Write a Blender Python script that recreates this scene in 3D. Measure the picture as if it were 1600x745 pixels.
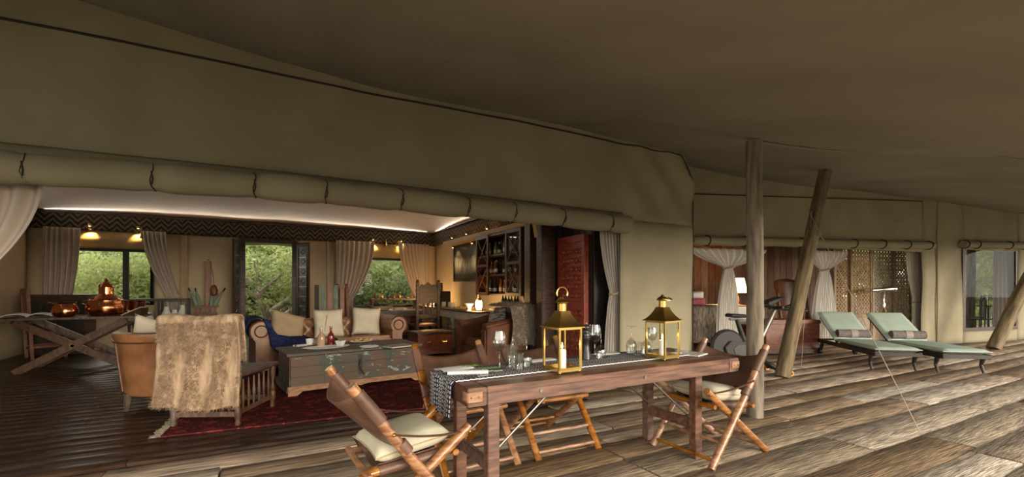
import bpy, bmesh, math, random
import numpy as np
from mathutils import Vector, Matrix, Euler, noise
random.seed(7); rng = np.random.default_rng(7)
PI = math.pi
sc = bpy.context.scene
for o in list(bpy.data.objects): bpy.data.objects.remove(o)
# ------------------------------------------------------------------ camera, sky, exposure
YAW = math.radians(28.4); FPX = 703.0; HOR = 450.0; EYE = 1.32
cd = bpy.data.cameras.new('camera'); cam = bpy.data.objects.new('camera', cd)
sc.collection.objects.link(cam); sc.camera = cam
cd.sensor_fit = 'HORIZONTAL'; cd.sensor_width = 36.0; cd.lens = 36.0 * FPX / 1600
cd.shift_y = (HOR - 372.5) / 1600; cd.clip_start = 0.05; cd.clip_end = 300
cam.location = (0, 0, EYE); cam.rotation_euler = (PI / 2, 0, -YAW)
world = bpy.data.worlds.new('world'); sc.world = world; world.use_nodes = True
wn = world.node_tree; wbg = wn.nodes['Background']
wbg.inputs[0].default_value = (1, .94, .84, 1); wbg.inputs[1].default_value = 1.7      # even, hazy evening sky
sd = bpy.data.lights.new('sun', 'SUN'); sd.energy = 1.5; sd.angle = math.radians(26); sd.color = (1, .88, .70)
sun = bpy.data.objects.new('sun', sd); sc.collection.objects.link(sun)
sun.rotation_euler = Vector((-.24, .95, -.14)).to_track_quat('-Z', 'Y').to_euler()   # low hazy sun behind the camera, shining in under the canopy
vs = sc.view_settings; vs.view_transform = 'Standard'; vs.look = 'None'; vs.gamma = 1; vs.use_curve_mapping = False
vs.exposure = 1.22
# ------------------------------------------------------------------ measuring helpers (points in the place seen along a sight line)
RT = (math.cos(YAW), -math.sin(YAW)); FW = (math.sin(YAW), math.cos(YAW))
def ray(px):
    t = (px - 800) / FPX; return FW[0] + t * RT[0], FW[1] + t * RT[1]
def onZ(px, py, z=0.0):
    d = (EYE - z) * FPX / (py - HOR); r = ray(px); return Vector((r[0] * d, r[1] * d, z))
def onY(px, py, y):
    r = ray(px); d = y / r[1]; return Vector((r[0] * d, y, EYE - (py - HOR) * d / FPX))
def onX(px, py, x):
    r = ray(px); d = x / r[0]; return Vector((x, r[1] * d, EYE - (py - HOR) * d / FPX))
def onD(px, py, d):
    r = ray(px); return Vector((r[0] * d, r[1] * d, EYE - (py - HOR) * d / FPX))
# ------------------------------------------------------------------ mesh builder
V = Vector
class MB:
    def __init__(s): s.v = []; s.f = []; s.uv = {}
    def add(s, vs, fs):
        o = len(s.v); s.v += [tuple(p) for p in vs]; s.f += [tuple(i + o for i in f) for f in fs]; return s
    def box(s, c, d, rot=None):
        x, y, z = d[0] / 2, d[1] / 2, d[2] / 2
        p = [V((a * x, b * y, e * z)) for a in (-1, 1) for b in (-1, 1) for e in (-1, 1)]
        if rot is not None:
            R = Euler(rot).to_matrix() if not isinstance(rot, Matrix) else rot
            p = [R @ q for q in p]
        c = V(c)
        return s.add([q + c for q in p], [(0, 1, 3, 2), (4, 6, 7, 5), (0, 4, 5, 1), (2, 3, 7, 6), (0, 2, 6, 4), (1, 5, 7, 3)])
    def bb(s, x0, x1, y0, y1, z0, z1): return s.box(((x0 + x1) / 2, (y0 + y1) / 2, (z0 + z1) / 2), (x1 - x0, y1 - y0, z1 - z0))
    def beam(s, a, b, w, h, up=(0, 0, 1)):
        a, b = V(a), V(b); d = (b - a).normalized(); up = V(up)
        if abs(d.dot(up)) > .99: up = V((0, 1, 0))
        x = d.cross(up).normalized() * w / 2; y = x.cross(d).normalized() * h / 2
        p = [q + i * x + j * y for q in (a, b) for i, j in ((-1, -1), (1, -1), (1, 1), (-1, 1))]
        return s.add(p, [(3, 2, 1, 0), (4, 5, 6, 7), (0, 1, 5, 4), (1, 2, 6, 5), (2, 3, 7, 6), (3, 0, 4, 7)])
    def tube(s, pts, r, n=10, caps=True, closed=False, flat=1.0):
        pts = [V(p) for p in pts]; m = len(pts); R = r if isinstance(r, (list, tuple)) else [r] * m
        up = None; vs = []; 
        for i, p in enumerate(pts):
            if closed: t = pts[(i + 1) % m] - pts[i - 1]
            else: t = pts[min(i + 1, m - 1)] - pts[max(i - 1, 0)]
            t.normalize()
            if up is None:
                up = V((0, 0, 1)) if abs(t.z) < .9 else V((1, 0, 0))
            x = t.cross(up); 
            if x.length < 1e-6: x = t.orthogonal()
            x.normalize(); y = x.cross(t).normalized(); up = y
            for k in range(n):
                a = 2 * PI * k / n; vs.append(p + x * math.cos(a) * R[i] + y * math.sin(a) * R[i] * flat)
        fs = [(i * n + k, i * n + (k + 1) % n, ((i + 1) % m) * n + (k + 1) % n, ((i + 1) % m) * n + k) for i in range(m if closed else m - 1) for k in range(n)]
        if caps and not closed: fs += [tuple(range(n - 1, -1, -1)), tuple((m - 1) * n + k for k in range(n))]
        return s.add(vs, fs)
    def cyl(s, a, b, r, r2=None, n=14): return s.tube([a, b], [r, r if r2 is None else r2], n)
    def lathe(s, prof, c=(0, 0, 0), n=20, mtx=None, caps=True):
        c = V(c); vs = []
        for r, z in prof:
            for k in range(n):
                a = 2 * PI * k / n; q = V((r * math.cos(a), r * math.sin(a), z)); vs.append((mtx @ q if mtx else q) + c)
        m = len(prof); fs = [(i * n + k, i * n + (k + 1) % n, (i + 1) * n + (k + 1) % n, (i + 1) * n + k) for i in range(m - 1) for k in range(n)]
        if caps: fs += [tuple(range(n - 1, -1, -1)), tuple((m - 1) * n + k for k in range(n))]
        return s.add(vs, fs)
    def ball(s, c, rx, ry=None, rz=None, n=14, m=8):
        ry = ry or rx; rz = rz or rx; c = V(c); vs = []
        for i in range(m + 1):
            t = PI * i / m
            for k in range(n):
                a = 2 * PI * k / n; vs.append(c + V((rx * math.sin(t) * math.cos(a), ry * math.sin(t) * math.sin(a), -rz * math.cos(t))))
        return s.add(vs, [(i * n + k, i * n + (k + 1) % n, (i + 1) * n + (k + 1) % n, (i + 1) * n + k) for i in range(m) for k in range(n)])
    def grid(s, fn, nu, nv, cu=False):
        o = len(s.v); vs = []
        for j in range(nv + 1):
            for i in range(nu + (0 if cu else 1)):
                u, v = i / nu, j / nv; s.uv[o + len(vs)] = (u, v); vs.append(fn(u, v))
        w = nu if cu else nu + 1
        return s.add(vs, [(j * w + i, j * w + (i + 1) % w, (j + 1) * w + (i + 1) % w, (j + 1) * w + i) for j in range(nv) for i in range(nu)])
    def prism(s, poly, h0, h1, f=lambda a, b, h: (a, b, h)):
        n = len(poly); vs = [f(a, b, h0) for a, b in poly] + [f(a, b, h1) for a, b in poly]
        return s.add(vs, [tuple(range(n - 1, -1, -1)), tuple(range(n, 2 * n))] + [(k, (k + 1) % n, n + (k + 1) % n, n + k) for k in range(n)])
    def build(s, name, mat, parent=None, bevel=0, loc=(0, 0, 0), rot=(0, 0, 0), angle=38, solid=0, flat=False, sub=0):
        me = bpy.data.meshes.new(name); me.from_pydata(s.v, [], s.f)
        if s.uv:
            L = me.uv_layers.new(name='UVMap').data
            for l in me.loops: L[l.index].uv = s.uv.get(l.vertex_index, (0, 0))
        bm = bmesh.new(); bm.from_mesh(me)
        bmesh.ops.remove_doubles(bm, verts=bm.verts, dist=1e-6)
        bmesh.ops.recalc_face_normals(bm, faces=bm.faces)
        if bevel:
            es = [e for e in bm.edges if len(e.link_faces) == 2 and e.calc_face_angle(0) > .5]
            bmesh.ops.bevel(bm, geom=es, offset=bevel, segments=2, affect='EDGES', clamp_overlap=True)
        bm.to_mesh(me); bm.free()
        if not flat:
            me.polygons.foreach_set('use_smooth', [True] * len(me.polygons)); me.set_sharp_from_angle(angle=math.radians(angle))
        me.materials.append(mat)
        o = link(name, me, parent, loc, rot)
        if solid:
            m = o.modifiers.new('thickness', 'SOLIDIFY'); m.thickness = solid; m.offset = 0
        if sub:
            m = o.modifiers.new('smooth', 'SUBSURF'); m.levels = sub; m.render_levels = sub
        return o
def link(name, data, parent=None, loc=(0, 0, 0), rot=(0, 0, 0)):
    o = bpy.data.objects.new(name, data); sc.collection.objects.link(o)
    o.location = loc; o.rotation_euler = rot
    if parent is not None: o.parent = parent
    return o
def tag(o, label, cat, group=None):
    o['label'] = label; o['category'] = cat
    if group: o['group'] = group
    return o
def thing(name, label, cat, loc=(0, 0, 0), rz=0, group=None, rot=None):
    o = link(name, None, None, loc, rot or (0, 0, rz)); o.empty_display_size = .1
    return tag(o, label, cat, group)
def setting(name, label=None, loc=(0, 0, 0), rz=0):
    o = link(name, None, None, loc, (0, 0, rz)); o['kind'] = 'structure'
    if label: o['label'] = label
    return o
def struct(o, label=None):
    o['kind'] = 'structure'
    if label: o['label'] = label
    return o
def stuff(o): o['kind'] = 'stuff'; return o
def copy_tree(o, parent=None):
    c = o.copy(); sc.collection.objects.link(c); c.parent = parent
    for ch in list(o.children): copy_tree(ch, c)
    return c
def dup(root, label, loc, rz=0, group=None):
    c = copy_tree(root); c.location = loc; c.rotation_euler = (0, 0, rz); c['label'] = label
    if group: c['group'] = group
    return c
# ------------------------------------------------------------------ materials
def mat(name, c1, c2=None, rough=.6, metal=0, sc3=(1, 1, 1), ns=6, bump=.0, bs=40, vary=0, det=5, lo=.35, hi=.65, coat=0, trans=0, emit=None, es=1, alpha=1, spec=.5, sub=0, uvmap=False, dist=0):
    m = bpy.data.materials.new(name); m.use_nodes = True; nt = m.node_tree; N = nt.nodes; L = nt.links
    b = N['Principled BSDF']; b.inputs['Roughness'].default_value = rough; b.inputs['Metallic'].default_value = metal
    b.inputs['Specular IOR Level'].default_value = spec
    if coat: b.inputs['Coat Weight'].default_value = coat; b.inputs['Coat Roughness'].default_value = .15
    if trans: b.inputs['Transmission Weight'].default_value = trans
    if alpha < 1: b.inputs['Alpha'].default_value = alpha
    if emit: b.inputs['Emission Color'].default_value = (*emit, 1); b.inputs['Emission Strength'].default_value = es
    b.inputs['Base Color'].default_value = (*c1, 1)
    if c2 or bump or vary:
        tc = N.new('ShaderNodeTexCoord'); oi = N.new('ShaderNodeObjectInfo')
        mul = N.new('ShaderNodeVectorMath'); mul.operation = 'MULTIPLY_ADD'
        cmb = N.new('ShaderNodeCombineXYZ')
        for k in range(3): L.new(oi.outputs['Random'], cmb.inputs[k])
        mp = N.new('ShaderNodeMapping'); mp.inputs['Scale'].default_value = sc3
        L.new(cmb.outputs[0], mul.inputs[0]); mul.inputs[1].default_value = (17, 31, 23)
        L.new(tc.outputs['UV' if uvmap else 'Object'], mul.inputs[2]); L.new(mul.outputs[0], mp.inputs[0])
        nz = N.new('ShaderNodeTexNoise'); nz.inputs['Scale'].default_value = ns; nz.inputs['Detail'].default_value = det; nz.inputs['Distortion'].default_value = dist
        L.new(mp.outputs[0], nz.inputs['Vector'])
        if c2:
            cr = N.new('ShaderNodeValToRGB'); e = cr.color_ramp.elements
            e[0].position = lo; e[0].color = (*c1, 1); e[1].position = hi; e[1].color = (*c2, 1)
            L.new(nz.outputs['Fac'], cr.inputs[0]); out = cr.outputs[0]
            if vary:
                hv = N.new('ShaderNodeHueSaturation'); mr = N.new('ShaderNodeMapRange')
                mr.inputs['To Min'].default_value = 1 - vary; mr.inputs['To Max'].default_value = 1 + vary
                L.new(oi.outputs['Random'], mr.inputs['Value']); L.new(mr.outputs[0], hv.inputs['Value'])
                mr2 = N.new('ShaderNodeMapRange'); mr2.inputs['To Min'].default_value = 1.25; mr2.inputs['To Max'].default_value = .7
                L.new(oi.outputs['Random'], mr2.inputs['Value']); L.new(mr2.outputs[0], hv.inputs['Saturation'])
                L.new(out, hv.inputs['Color']); out = hv.outputs[0]
            L.new(out, b.inputs['Base Color'])
        if bump:
            n2 = N.new('ShaderNodeTexNoise'); n2.inputs['Scale'].default_value = bs; n2.inputs['Detail'].default_value = 6
            L.new(mp.outputs[0], n2.inputs['Vector'])
            bp = N.new('ShaderNodeBump'); bp.inputs['Strength'].default_value = bump; bp.inputs['Distance'].default_value = .02
            L.new(n2.outputs['Fac'], bp.inputs['Height']); L.new(bp.outputs[0], b.inputs['Normal'])
    return m
class SN:                                   # tiny shader-graph helper
    def __init__(s, m): s.m = m; s.nt = m.node_tree; s.N = s.nt.nodes; s.L = s.nt.links; s.b = s.N['Principled BSDF']
    def math(s, op, a, b=None, c=None):
        n = s.N.new('ShaderNodeMath'); n.operation = op
        for i, q in enumerate((a, b, c)):
            if q is None: continue
            if isinstance(q, (int, float)): n.inputs[i].default_value = q
            else: s.L.new(q, n.inputs[i])
        return n.outputs[0]
    def mix(s, f, a, b):
        n = s.N.new('ShaderNodeMix'); n.data_type = 'RGBA'
        for i, q in ((0, f), (6, a), (7, b)):
            if isinstance(q, tuple): n.inputs[i].default_value = (*q, 1)
            elif isinstance(q, (int, float)): n.inputs[i].default_value = q
            else: s.L.new(q, n.inputs[i])
        return n.outputs[2]
    def xyz(s, src='Object'):
        t = s.N.new('ShaderNodeTexCoord'); x = s.N.new('ShaderNodeSeparateXYZ'); s.L.new(t.outputs[src], x.inputs[0]); s.tc = t.outputs[src]
        return x.outputs
    def noise(s, scale, vec=None, det=4):
        n = s.N.new('ShaderNodeTexNoise'); n.inputs['Scale'].default_value = scale; n.inputs['Detail'].default_value = det
        if vec is not None: s.L.new(vec, n.inputs['Vector'])
        return n.outputs['Fac']
    def col(s, c): s.L.new(c, s.b.inputs['Base Color'])

M = {}
M['deck'] = mat('weathered_deck_wood', (.075, .045, .026), (.47, .33, .205), .75, sc3=(.8, 9, 9), ns=4, bump=.8, bs=9, vary=.5, lo=.28, hi=.70, det=10, dist=.25)
M['deck2'] = mat('grey_deck_wood', (.125, .092, .062), (.53, .425, .31), .8, sc3=(.9, 8, 8), ns=4, bump=.9, bs=9, vary=.45, lo=.28, hi=.70, det=10, dist=.4)
M['pol'] = mat('polished_dark_floor', (.010, .004, .002), (.046, .021, .009), .30, sc3=(1, 7, 7), ns=3, bump=.02, bs=6, spec=.35, vary=.35, det=6)
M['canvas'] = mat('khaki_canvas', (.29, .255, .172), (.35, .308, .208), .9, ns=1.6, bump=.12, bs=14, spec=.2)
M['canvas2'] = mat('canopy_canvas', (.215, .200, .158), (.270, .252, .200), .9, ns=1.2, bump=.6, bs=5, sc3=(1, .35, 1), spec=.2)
M['cream'] = mat('cream_canvas_lining', (.52, .42, .27), (.58, .47, .31), .9, ns=2, bump=.08, bs=14, spec=.2)
M['liner'] = mat('pale_ceiling_cloth', (.47, .42, .36), (.52, .465, .40), .9, ns=1.5, spec=.1)
M['rope'] = mat('pale_rope', (.45, .38, .28), rough=.9)
M['darkcord'] = mat('dark_cord', (.03, .025, .02), rough=.9)
M['tablewood'] = mat('red_brown_table_wood', (.075, .034, .021), (.195, .094, .059), .45, sc3=(1, 8, 8), ns=4, bump=.1, bs=12, vary=.12)
M['endwood'] = mat('pale_scuffed_wood', (.26, .12, .06), (.42, .24, .13), .6, sc3=(2, 8, 8), ns=5, bump=.1)
M['honey'] = mat('honey_varnished_wood', (.16, .058, .018), (.42, .19, .068), .3, sc3=(2, 2, 9), ns=5, coat=.4, vary=.12)
M['dkwood'] = mat('dark_brown_wood', (.028, .013, .007), (.085, .038, .019), .45, sc3=(2, 2, 7), ns=4, vary=.2)
M['midwood'] = mat('mid_brown_wood', (.050, .025, .012), (.135, .070, .036), .48, sc3=(6, 2, 2), ns=4, vary=.15, bump=.08)
M['redwood'] = mat('reddish_carved_wood', (.12, .032, .015), (.24, .075, .036), .45, sc3=(2, 2, 6), ns=4)
M['glowdoor'] = mat('carved_wood_with_red_glow', (.20, .030, .014), (.36, .065, .028), .4, sc3=(2, 2, 6), ns=4)  # the red is sunset glow put into the door's wood colour
M['pole'] = mat('weathered_pole_wood', (.105, .080, .052), (.29, .225, .145), .8, sc3=(5, 5, .7), ns=3.5, bump=.35, bs=8, det=8, vary=.1)
M['leather'] = mat('tan_leather', (.185, .076, .031), (.33, .145, .062), .34, ns=5, bump=.08, bs=70)
M['brownleather'] = mat('brown_sling_leather', (.085, .040, .025), (.16, .082, .052), .45, ns=6, bump=.08, bs=70)
M['oxleather'] = mat('chestnut_leather', (.060, .021, .010), (.145, .050, .021), .33, ns=5, bump=.08, bs=60)
M['linen'] = mat('cream_linen', (.62, .54, .41), (.70, .62, .48), .9, ns=8, bump=.08, bs=160, spec=.1)
M['sage'] = mat('olive_cream_cloth', (.47, .44, .32), (.55, .51, .38), .85, ns=8, bump=.08, bs=120, spec=.15)
M['tan'] = mat('tan_cloth', (.40, .29, .18), (.46, .34, .21), .9, ns=8, spec=.1)
M['navy'] = mat('navy_wool', (.012, .018, .06), (.03, .04, .11), .95, ns=20, bump=.2, bs=150, spec=.1)
M['mint'] = mat('pale_green_cushion_cloth', (.44, .54, .46), (.50, .60, .51), .85, ns=5, bump=.06, bs=90, spec=.15)
M['towel'] = mat('grey_towel', (.17, .145, .135), (.24, .205, .19), .95, ns=30, bump=.4, bs=180, spec=.1)
M['black'] = mat('black_paint', (.010, .009, .008), rough=.4)
M['blackwood'] = mat('black_stained_wood', (.016, .012, .010), (.035, .026, .020), .4, sc3=(6, 1, 1), ns=4)
M['mill'] = mat('black_lacquer', (.012, .012, .013), rough=.25)
M['brass'] = mat('polished_brass', (.72, .50, .17), (.50, .33, .09), .27, 1, ns=3)
M['oldbrass'] = mat('aged_brass', (.40, .27, .10), (.24, .15, .06), .4, 1, ns=6)
M['copper'] = mat('polished_copper', (.78, .33, .15), (.55, .19, .08), .2, 1, ns=4, bump=.12, bs=14)
M['steel'] = mat('steel', (.55, .54, .52), rough=.3, metal=1)
M['iron'] = mat('iron_rod', (.25, .23, .21), rough=.4, metal=1)
M['white'] = mat('white_china', (.80, .79, .76), rough=.25)
M['napkin'] = mat('white_napkin_linen', (.78, .77, .75), rough=.9, spec=.1)
M['wax'] = mat('white_wax', (.85, .80, .70), rough=.5)
M['flame'] = mat('candle_flame', (1, .6, .2), emit=(1, .55, .18), es=14)
M['glow'] = mat('lamp_glow', (1, .7, .35), emit=(1, .62, .26), es=16)
M['bulb'] = mat('spot_bulb', (1, .7, .35), emit=(1, .66, .30), es=9)
M['food'] = mat('pastry', (.42, .20, .06), (.62, .40, .16), .7, ns=30, bump=.4, bs=60)
M['juice'] = mat('pale_juice', (.62, .40, .25), rough=.1, trans=.3)
M['sauce'] = mat('dark_red_bottle', (.16, .012, .008), rough=.12)
M['green'] = mat('herb_green', (.10, .22, .04), rough=.7)
M['book'] = mat('pale_book_cover', (.55, .52, .48), rough=.6)
M['paper'] = mat('paper', (.72, .68, .60), rough=.9)
M['orange'] = mat('orange_rubber', (.75, .28, .04), rough=.5)
M['bikegrey'] = mat('satin_grey_metal', (.40, .36, .31), rough=.35, metal=.8)
M['rubber'] = mat('black_rubber', (.018, .017, .016), rough=.6)
M['pink'] = mat('dusky_pink_cloth', (.30, .075, .10), (.36, .11, .14), .9, ns=8, spec=.1)
M['sheet'] = mat('white_sheet', (.70, .67, .62), rough=.95, spec=.1)
M['furblanket'] = mat('grey_brown_fur', (.10, .08, .065), (.30, .25, .20), .95, ns=9, sc3=(5, 1, 1), bump=.5, bs=60, spec=.1)
M['carved'] = mat('pale_carved_wood', (.26, .17, .10), (.42, .29, .18), .75, sc3=(3, 3, 1), ns=6, vary=.1)
M['bedwood'] = mat('warm_wood_panelling', (.16, .07, .03), (.30, .14, .06), .55, sc3=(8, 8, 1), ns=3, vary=.3)
M['greypaint'] = mat('grey_white_painted_wood', (.42, .38, .30), (.55, .50, .40), .6, ns=5, bump=.08)
M['goldcloth'] = mat('gold_blind_canvas', (.34, .25, .11), (.42, .31, .14), .85, ns=4, bump=.15, bs=12)
M['pelmet'] = mat('pale_wood_pelmet', (.40, .27, .12), (.50, .35, .17), .6, sc3=(1, 6, 6), ns=3)
M['bark'] = mat('grey_bark', (.26, .22, .17), (.50, .44, .36), .9, sc3=(4, 4, 1), ns=4, bump=.6, bs=12)
M['ground'] = mat('dry_bush_ground', (.035, .036, .018), (.07, .065, .034), .95, ns=2)
M['bottleg'] = mat('dark_green_bottle_glass', (.02, .05, .02), rough=.08)
M['bottlea'] = mat('amber_bottle_glass', (.28, .10, .02), rough=.08)
M['bottlec'] = mat('pale_spirit_bottle_glass', (.5, .5, .45), rough=.06, trans=.5)
M['labelpaper'] = mat('bottle_label_paper', (.62, .55, .40), rough=.8)
M['verdigris'] = mat('painted_slat_green', (.14, .20, .15), (.24, .30, .22), .7, ns=8)
M['slatred'] = mat('painted_slat_dull_pink', (.32, .17, .13), (.40, .24, .18), .7, ns=8)
M['net'] = mat('white_mosquito_net', (.80, .76, .70), rough=.95, spec=.05, alpha=.82)
M['sheer'] = mat('dark_sheer_cloth', (.11, .09, .078), rough=.9, spec=.05)
M['greycloth'] = mat('grey_fly_cloth', (.30, .31, .30), rough=.9)
def glassmat(name, tint=(1, 1, 1), fac=.12, r=0.02, gr=.6):
    m = bpy.data.materials.new(name); m.use_nodes = True; nt = m.node_tree; nt.nodes.clear()
    o = nt.nodes.new('ShaderNodeOutputMaterial'); mx = nt.nodes.new('ShaderNodeMixShader'); t = nt.nodes.new('ShaderNodeBsdfTransparent'); g = nt.nodes.new('ShaderNodeBsdfGlossy')
    lw = nt.nodes.new('ShaderNodeLayerWeight'); fr = nt.nodes.new('ShaderNodeMath'); fr.operation = 'POWER'; fr.inputs[1].default_value = 4; nt.links.new(lw.outputs['Facing'], fr.inputs[0])
    ad = nt.nodes.new('ShaderNodeMath'); ad.operation = 'MULTIPLY_ADD'; ad.inputs[1].default_value = gr; ad.inputs[2].default_value = fac
    t.inputs[0].default_value = (*tint, 1); g.inputs['Roughness'].default_value = r
    nt.links.new(fr.outputs[0], ad.inputs[0]); nt.links.new(ad.outputs[0], mx.inputs[0]); nt.links.new(t.outputs[0], mx.inputs[1]); nt.links.new(g.outputs[0], mx.inputs[2]); nt.links.new(mx.outputs[0], o.inputs[0])
    return m
M['glass'] = glassmat('clear_pane_glass', (.97, .98, .97), .004, .02, .12)
M['wineglass'] = glassmat('clear_stemware_glass', (.95, .96, .95), .12)
def curtainmat(name, c1, c2, n):
    m = mat(name, c1, rough=.9, spec=.1); s = SN(m); u = s.xyz('UV')
    w = s.math('SINE', s.math('MULTIPLY', u[0], n * 6.283)); f = s.math('MULTIPLY_ADD', w, .5, .5)
    s.col(s.mix(f, c1, c2)); return m
M['curtain'] = curtainmat('striped_cream_curtain', (.44, .38, .33), (.56, .47, .39), 9)
M['curtainw'] = curtainmat('pale_linen_curtain', (.42, .38, .33), (.50, .45, .39), 7)
def runnermat():
    m = mat('navy_white_chevron_cloth', (.03, .03, .05), rough=.95, spec=.1); s = SN(m); u = s.xyz('UV')
    x = s.math('MULTIPLY', u[1], 14.0)                   # across: 14 bands
    y = s.math('MULTIPLY', u[0], 120.0)
    band = s.math('FRACT', x); tri = s.math('ABSOLUTE', s.math('SUBTRACT', band, .5))
    zig = s.math('GREATER_THAN', s.math('FRACT', s.math('ADD', y, s.math('MULTIPLY', tri, 1.6))), .52)
    edge = s.math('GREATER_THAN', s.math('ABSOLUTE', s.math('SUBTRACT', band, .5)), .42)
    alt = s.math('GREATER_THAN', s.math('FRACT', s.math('MULTIPLY', u[1], 3.5)), .5)
    dots = s.math('MULTIPLY', s.math('GREATER_THAN', s.math('FRACT', s.math('MULTIPLY', y, .7)), .4), s.math('LESS_THAN', tri, .22))
    f = s.math('MAXIMUM', s.math('MULTIPLY', zig, alt), s.math('MULTIPLY', dots, s.math('SUBTRACT', 1.0, alt)))
    f = s.math('MULTIPLY', f, s.math('SUBTRACT', 1.0, edge))
    n = s.noise(60, s.tc); f = s.math('MULTIPLY', f, s.math('GREATER_THAN', n, .33))
    s.col(s.mix(f, (.035, .037, .06), (.62, .60, .58))); return m
M['runner'] = runnermat()
def valmat():
    m = mat('dark_woven_geometric_cloth', (.03, .025, .02), rough=.9, spec=.15); s = SN(m); u = s.xyz('UV')
    a = s.math('MULTIPLY', u[0], 1.0); b = u[1]
    y = s.math('MULTIPLY', b, 3.0); t = s.math('ABSOLUTE', s.math('SUBTRACT', s.math('FRACT', s.math('MULTIPLY', a, 4.0)), .5))
    z = s.math('FRACT', s.math('ADD', y, s.math('MULTIPLY', t, 2.4))); f = s.math('GREATER_THAN', z, .55)
    t2 = s.math('ABSOLUTE', s.math('SUBTRACT', s.math('FRACT', s.math('MULTIPLY', a, 9.0)), .5))
    g = s.math('GREATER_THAN', s.math('FRACT', s.math('ADD', s.math('MULTIPLY', y, 2.3), s.math('MULTIPLY', t2, 1.8))), .5)
    c = s.mix(f, (.028, .022, .018), (.17, .13, .085)); c = s.mix(s.math('MULTIPLY', g, .5), c, (.05, .04, .035)); s.col(c); return m
M['valance'] = valmat()
def rugmat():
    m = mat('red_patterned_rug', (.2, .02, .02), rough=.97, spec=.05); s = SN(m); p = s.xyz('Object')
    v = s.N.new('ShaderNodeTexVoronoi'); v.inputs['Scale'].default_value = 7.5; s.L.new(s.tc, v.inputs['Vector']); v.distance = 'MANHATTAN'
    n = s.noise(14, s.tc); q = s.math('GREATER_THAN', s.math('ADD', v.outputs['Distance'], s.math('MULTIPLY', n, .6)), .82)
    c = s.mix(q, (.19, .030, .027), (.075, .018, .018)); v2 = s.N.new('ShaderNodeTexVoronoi'); v2.inputs['Scale'].default_value = 22; s.L.new(s.tc, v2.inputs['Vector'])
    c = s.mix(s.math('LESS_THAN', v2.outputs['Distance'], .2), c, (.26, .07, .05)); s.col(c); return m
M['rug'] = rugmat()
def trunkmat():
    m = mat('distressed_green_painted_wood', (.1, .1, .08), rough=.7); s = SN(m); s.xyz('Object')
    n = s.noise(4.5, s.tc, 6); mpp = s.N.new('ShaderNodeMapping'); mpp.inputs['Scale'].default_value = (.55, 1, 1.3); s.L.new(s.tc, mpp.inputs[0]); n2 = s.noise(19, mpp.outputs[0], 9); n3 = s.noise(2.2, s.tc, 3)
    def ramp(x, lo, hi): 
        r = s.N.new('ShaderNodeMapRange'); r.inputs['From Min'].default_value = lo; r.inputs['From Max'].default_value = hi; s.L.new(x, r.inputs['Value']); return r.outputs[0]
    c = s.mix(ramp(n3, .4, .6), (.115, .080, .052), (.15, .078, .050)); c = s.mix(ramp(n, .45, .62), c, (.075, .080, .060))
    c = s.mix(s.math('MULTIPLY', ramp(n2, .60, .64), ramp(n, .44, .52)), c, (.27, .37, .30)); s.col(c); return m
M['trunk'] = trunkmat()
def paintmat():
    m = mat('painting_of_pale_trees', (.05, .05, .05), rough=.35); s = SN(m); u = s.xyz('Object')
    mp = s.N.new('ShaderNodeMapping'); mp.inputs['Scale'].default_value = (1, 5, 1.6); s.L.new(s.tc, mp.inputs[0])
    n = s.noise(2.6, mp.outputs[0], 8); z = s.math('SUBTRACT', 1.0, s.math('MULTIPLY', s.math('ABSOLUTE', s.math('ADD', u[2], .08)), 3.0))
    f = s.math('MULTIPLY', s.math('MULTIPLY', n, z), .9); r = s.N.new('ShaderNodeMapRange'); r.inputs['From Min'].default_value = .15; r.inputs['From Max'].default_value = .5; s.L.new(f, r.inputs[0])
    s.col(s.mix(r.outputs[0], (.014, .015, .018), (.34, .34, .32))); return m
M['painting'] = paintmat()
def furmat(name, c1, c2):
    return mat(name, c1, c2, .9, ns=9, sc3=(3, 3, .7), lo=.3, hi=.7, spec=.1, det=8)
M['fur'] = furmat('tan_fur', (.24, .155, .095), (.52, .375, .25))
M['fur2'] = furmat('grey_brown_pile', (.13, .095, .07), (.34, .27, .21))
def leafmat(name, c1, c2):
    m = mat(name, c1, c2, .6, ns=.9, lo=.3, hi=.7, spec=.2); b = m.node_tree.nodes['Principled BSDF']
    N, L = m.node_tree.nodes, m.node_tree.links; o = N['Material Output']
    t = N.new('ShaderNodeBsdfTranslucent'); mx = N.new('ShaderNodeMixShader'); mx.inputs[0].default_value = .4
    src = b.inputs['Base Color'].links[0].from_socket; L.new(src, t.inputs[0]); L.new(b.outputs[0], mx.inputs[1]); L.new(t.outputs[0], mx.inputs[2]); L.new(mx.outputs[0], o.inputs[0]); return m
M['leaf'] = leafmat('yellow_green_leaves', (.22, .28, .10), (.48, .52, .22))
M['leaf2'] = leafmat('mid_green_leaves', (.15, .21, .08), (.32, .38, .17))
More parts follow.
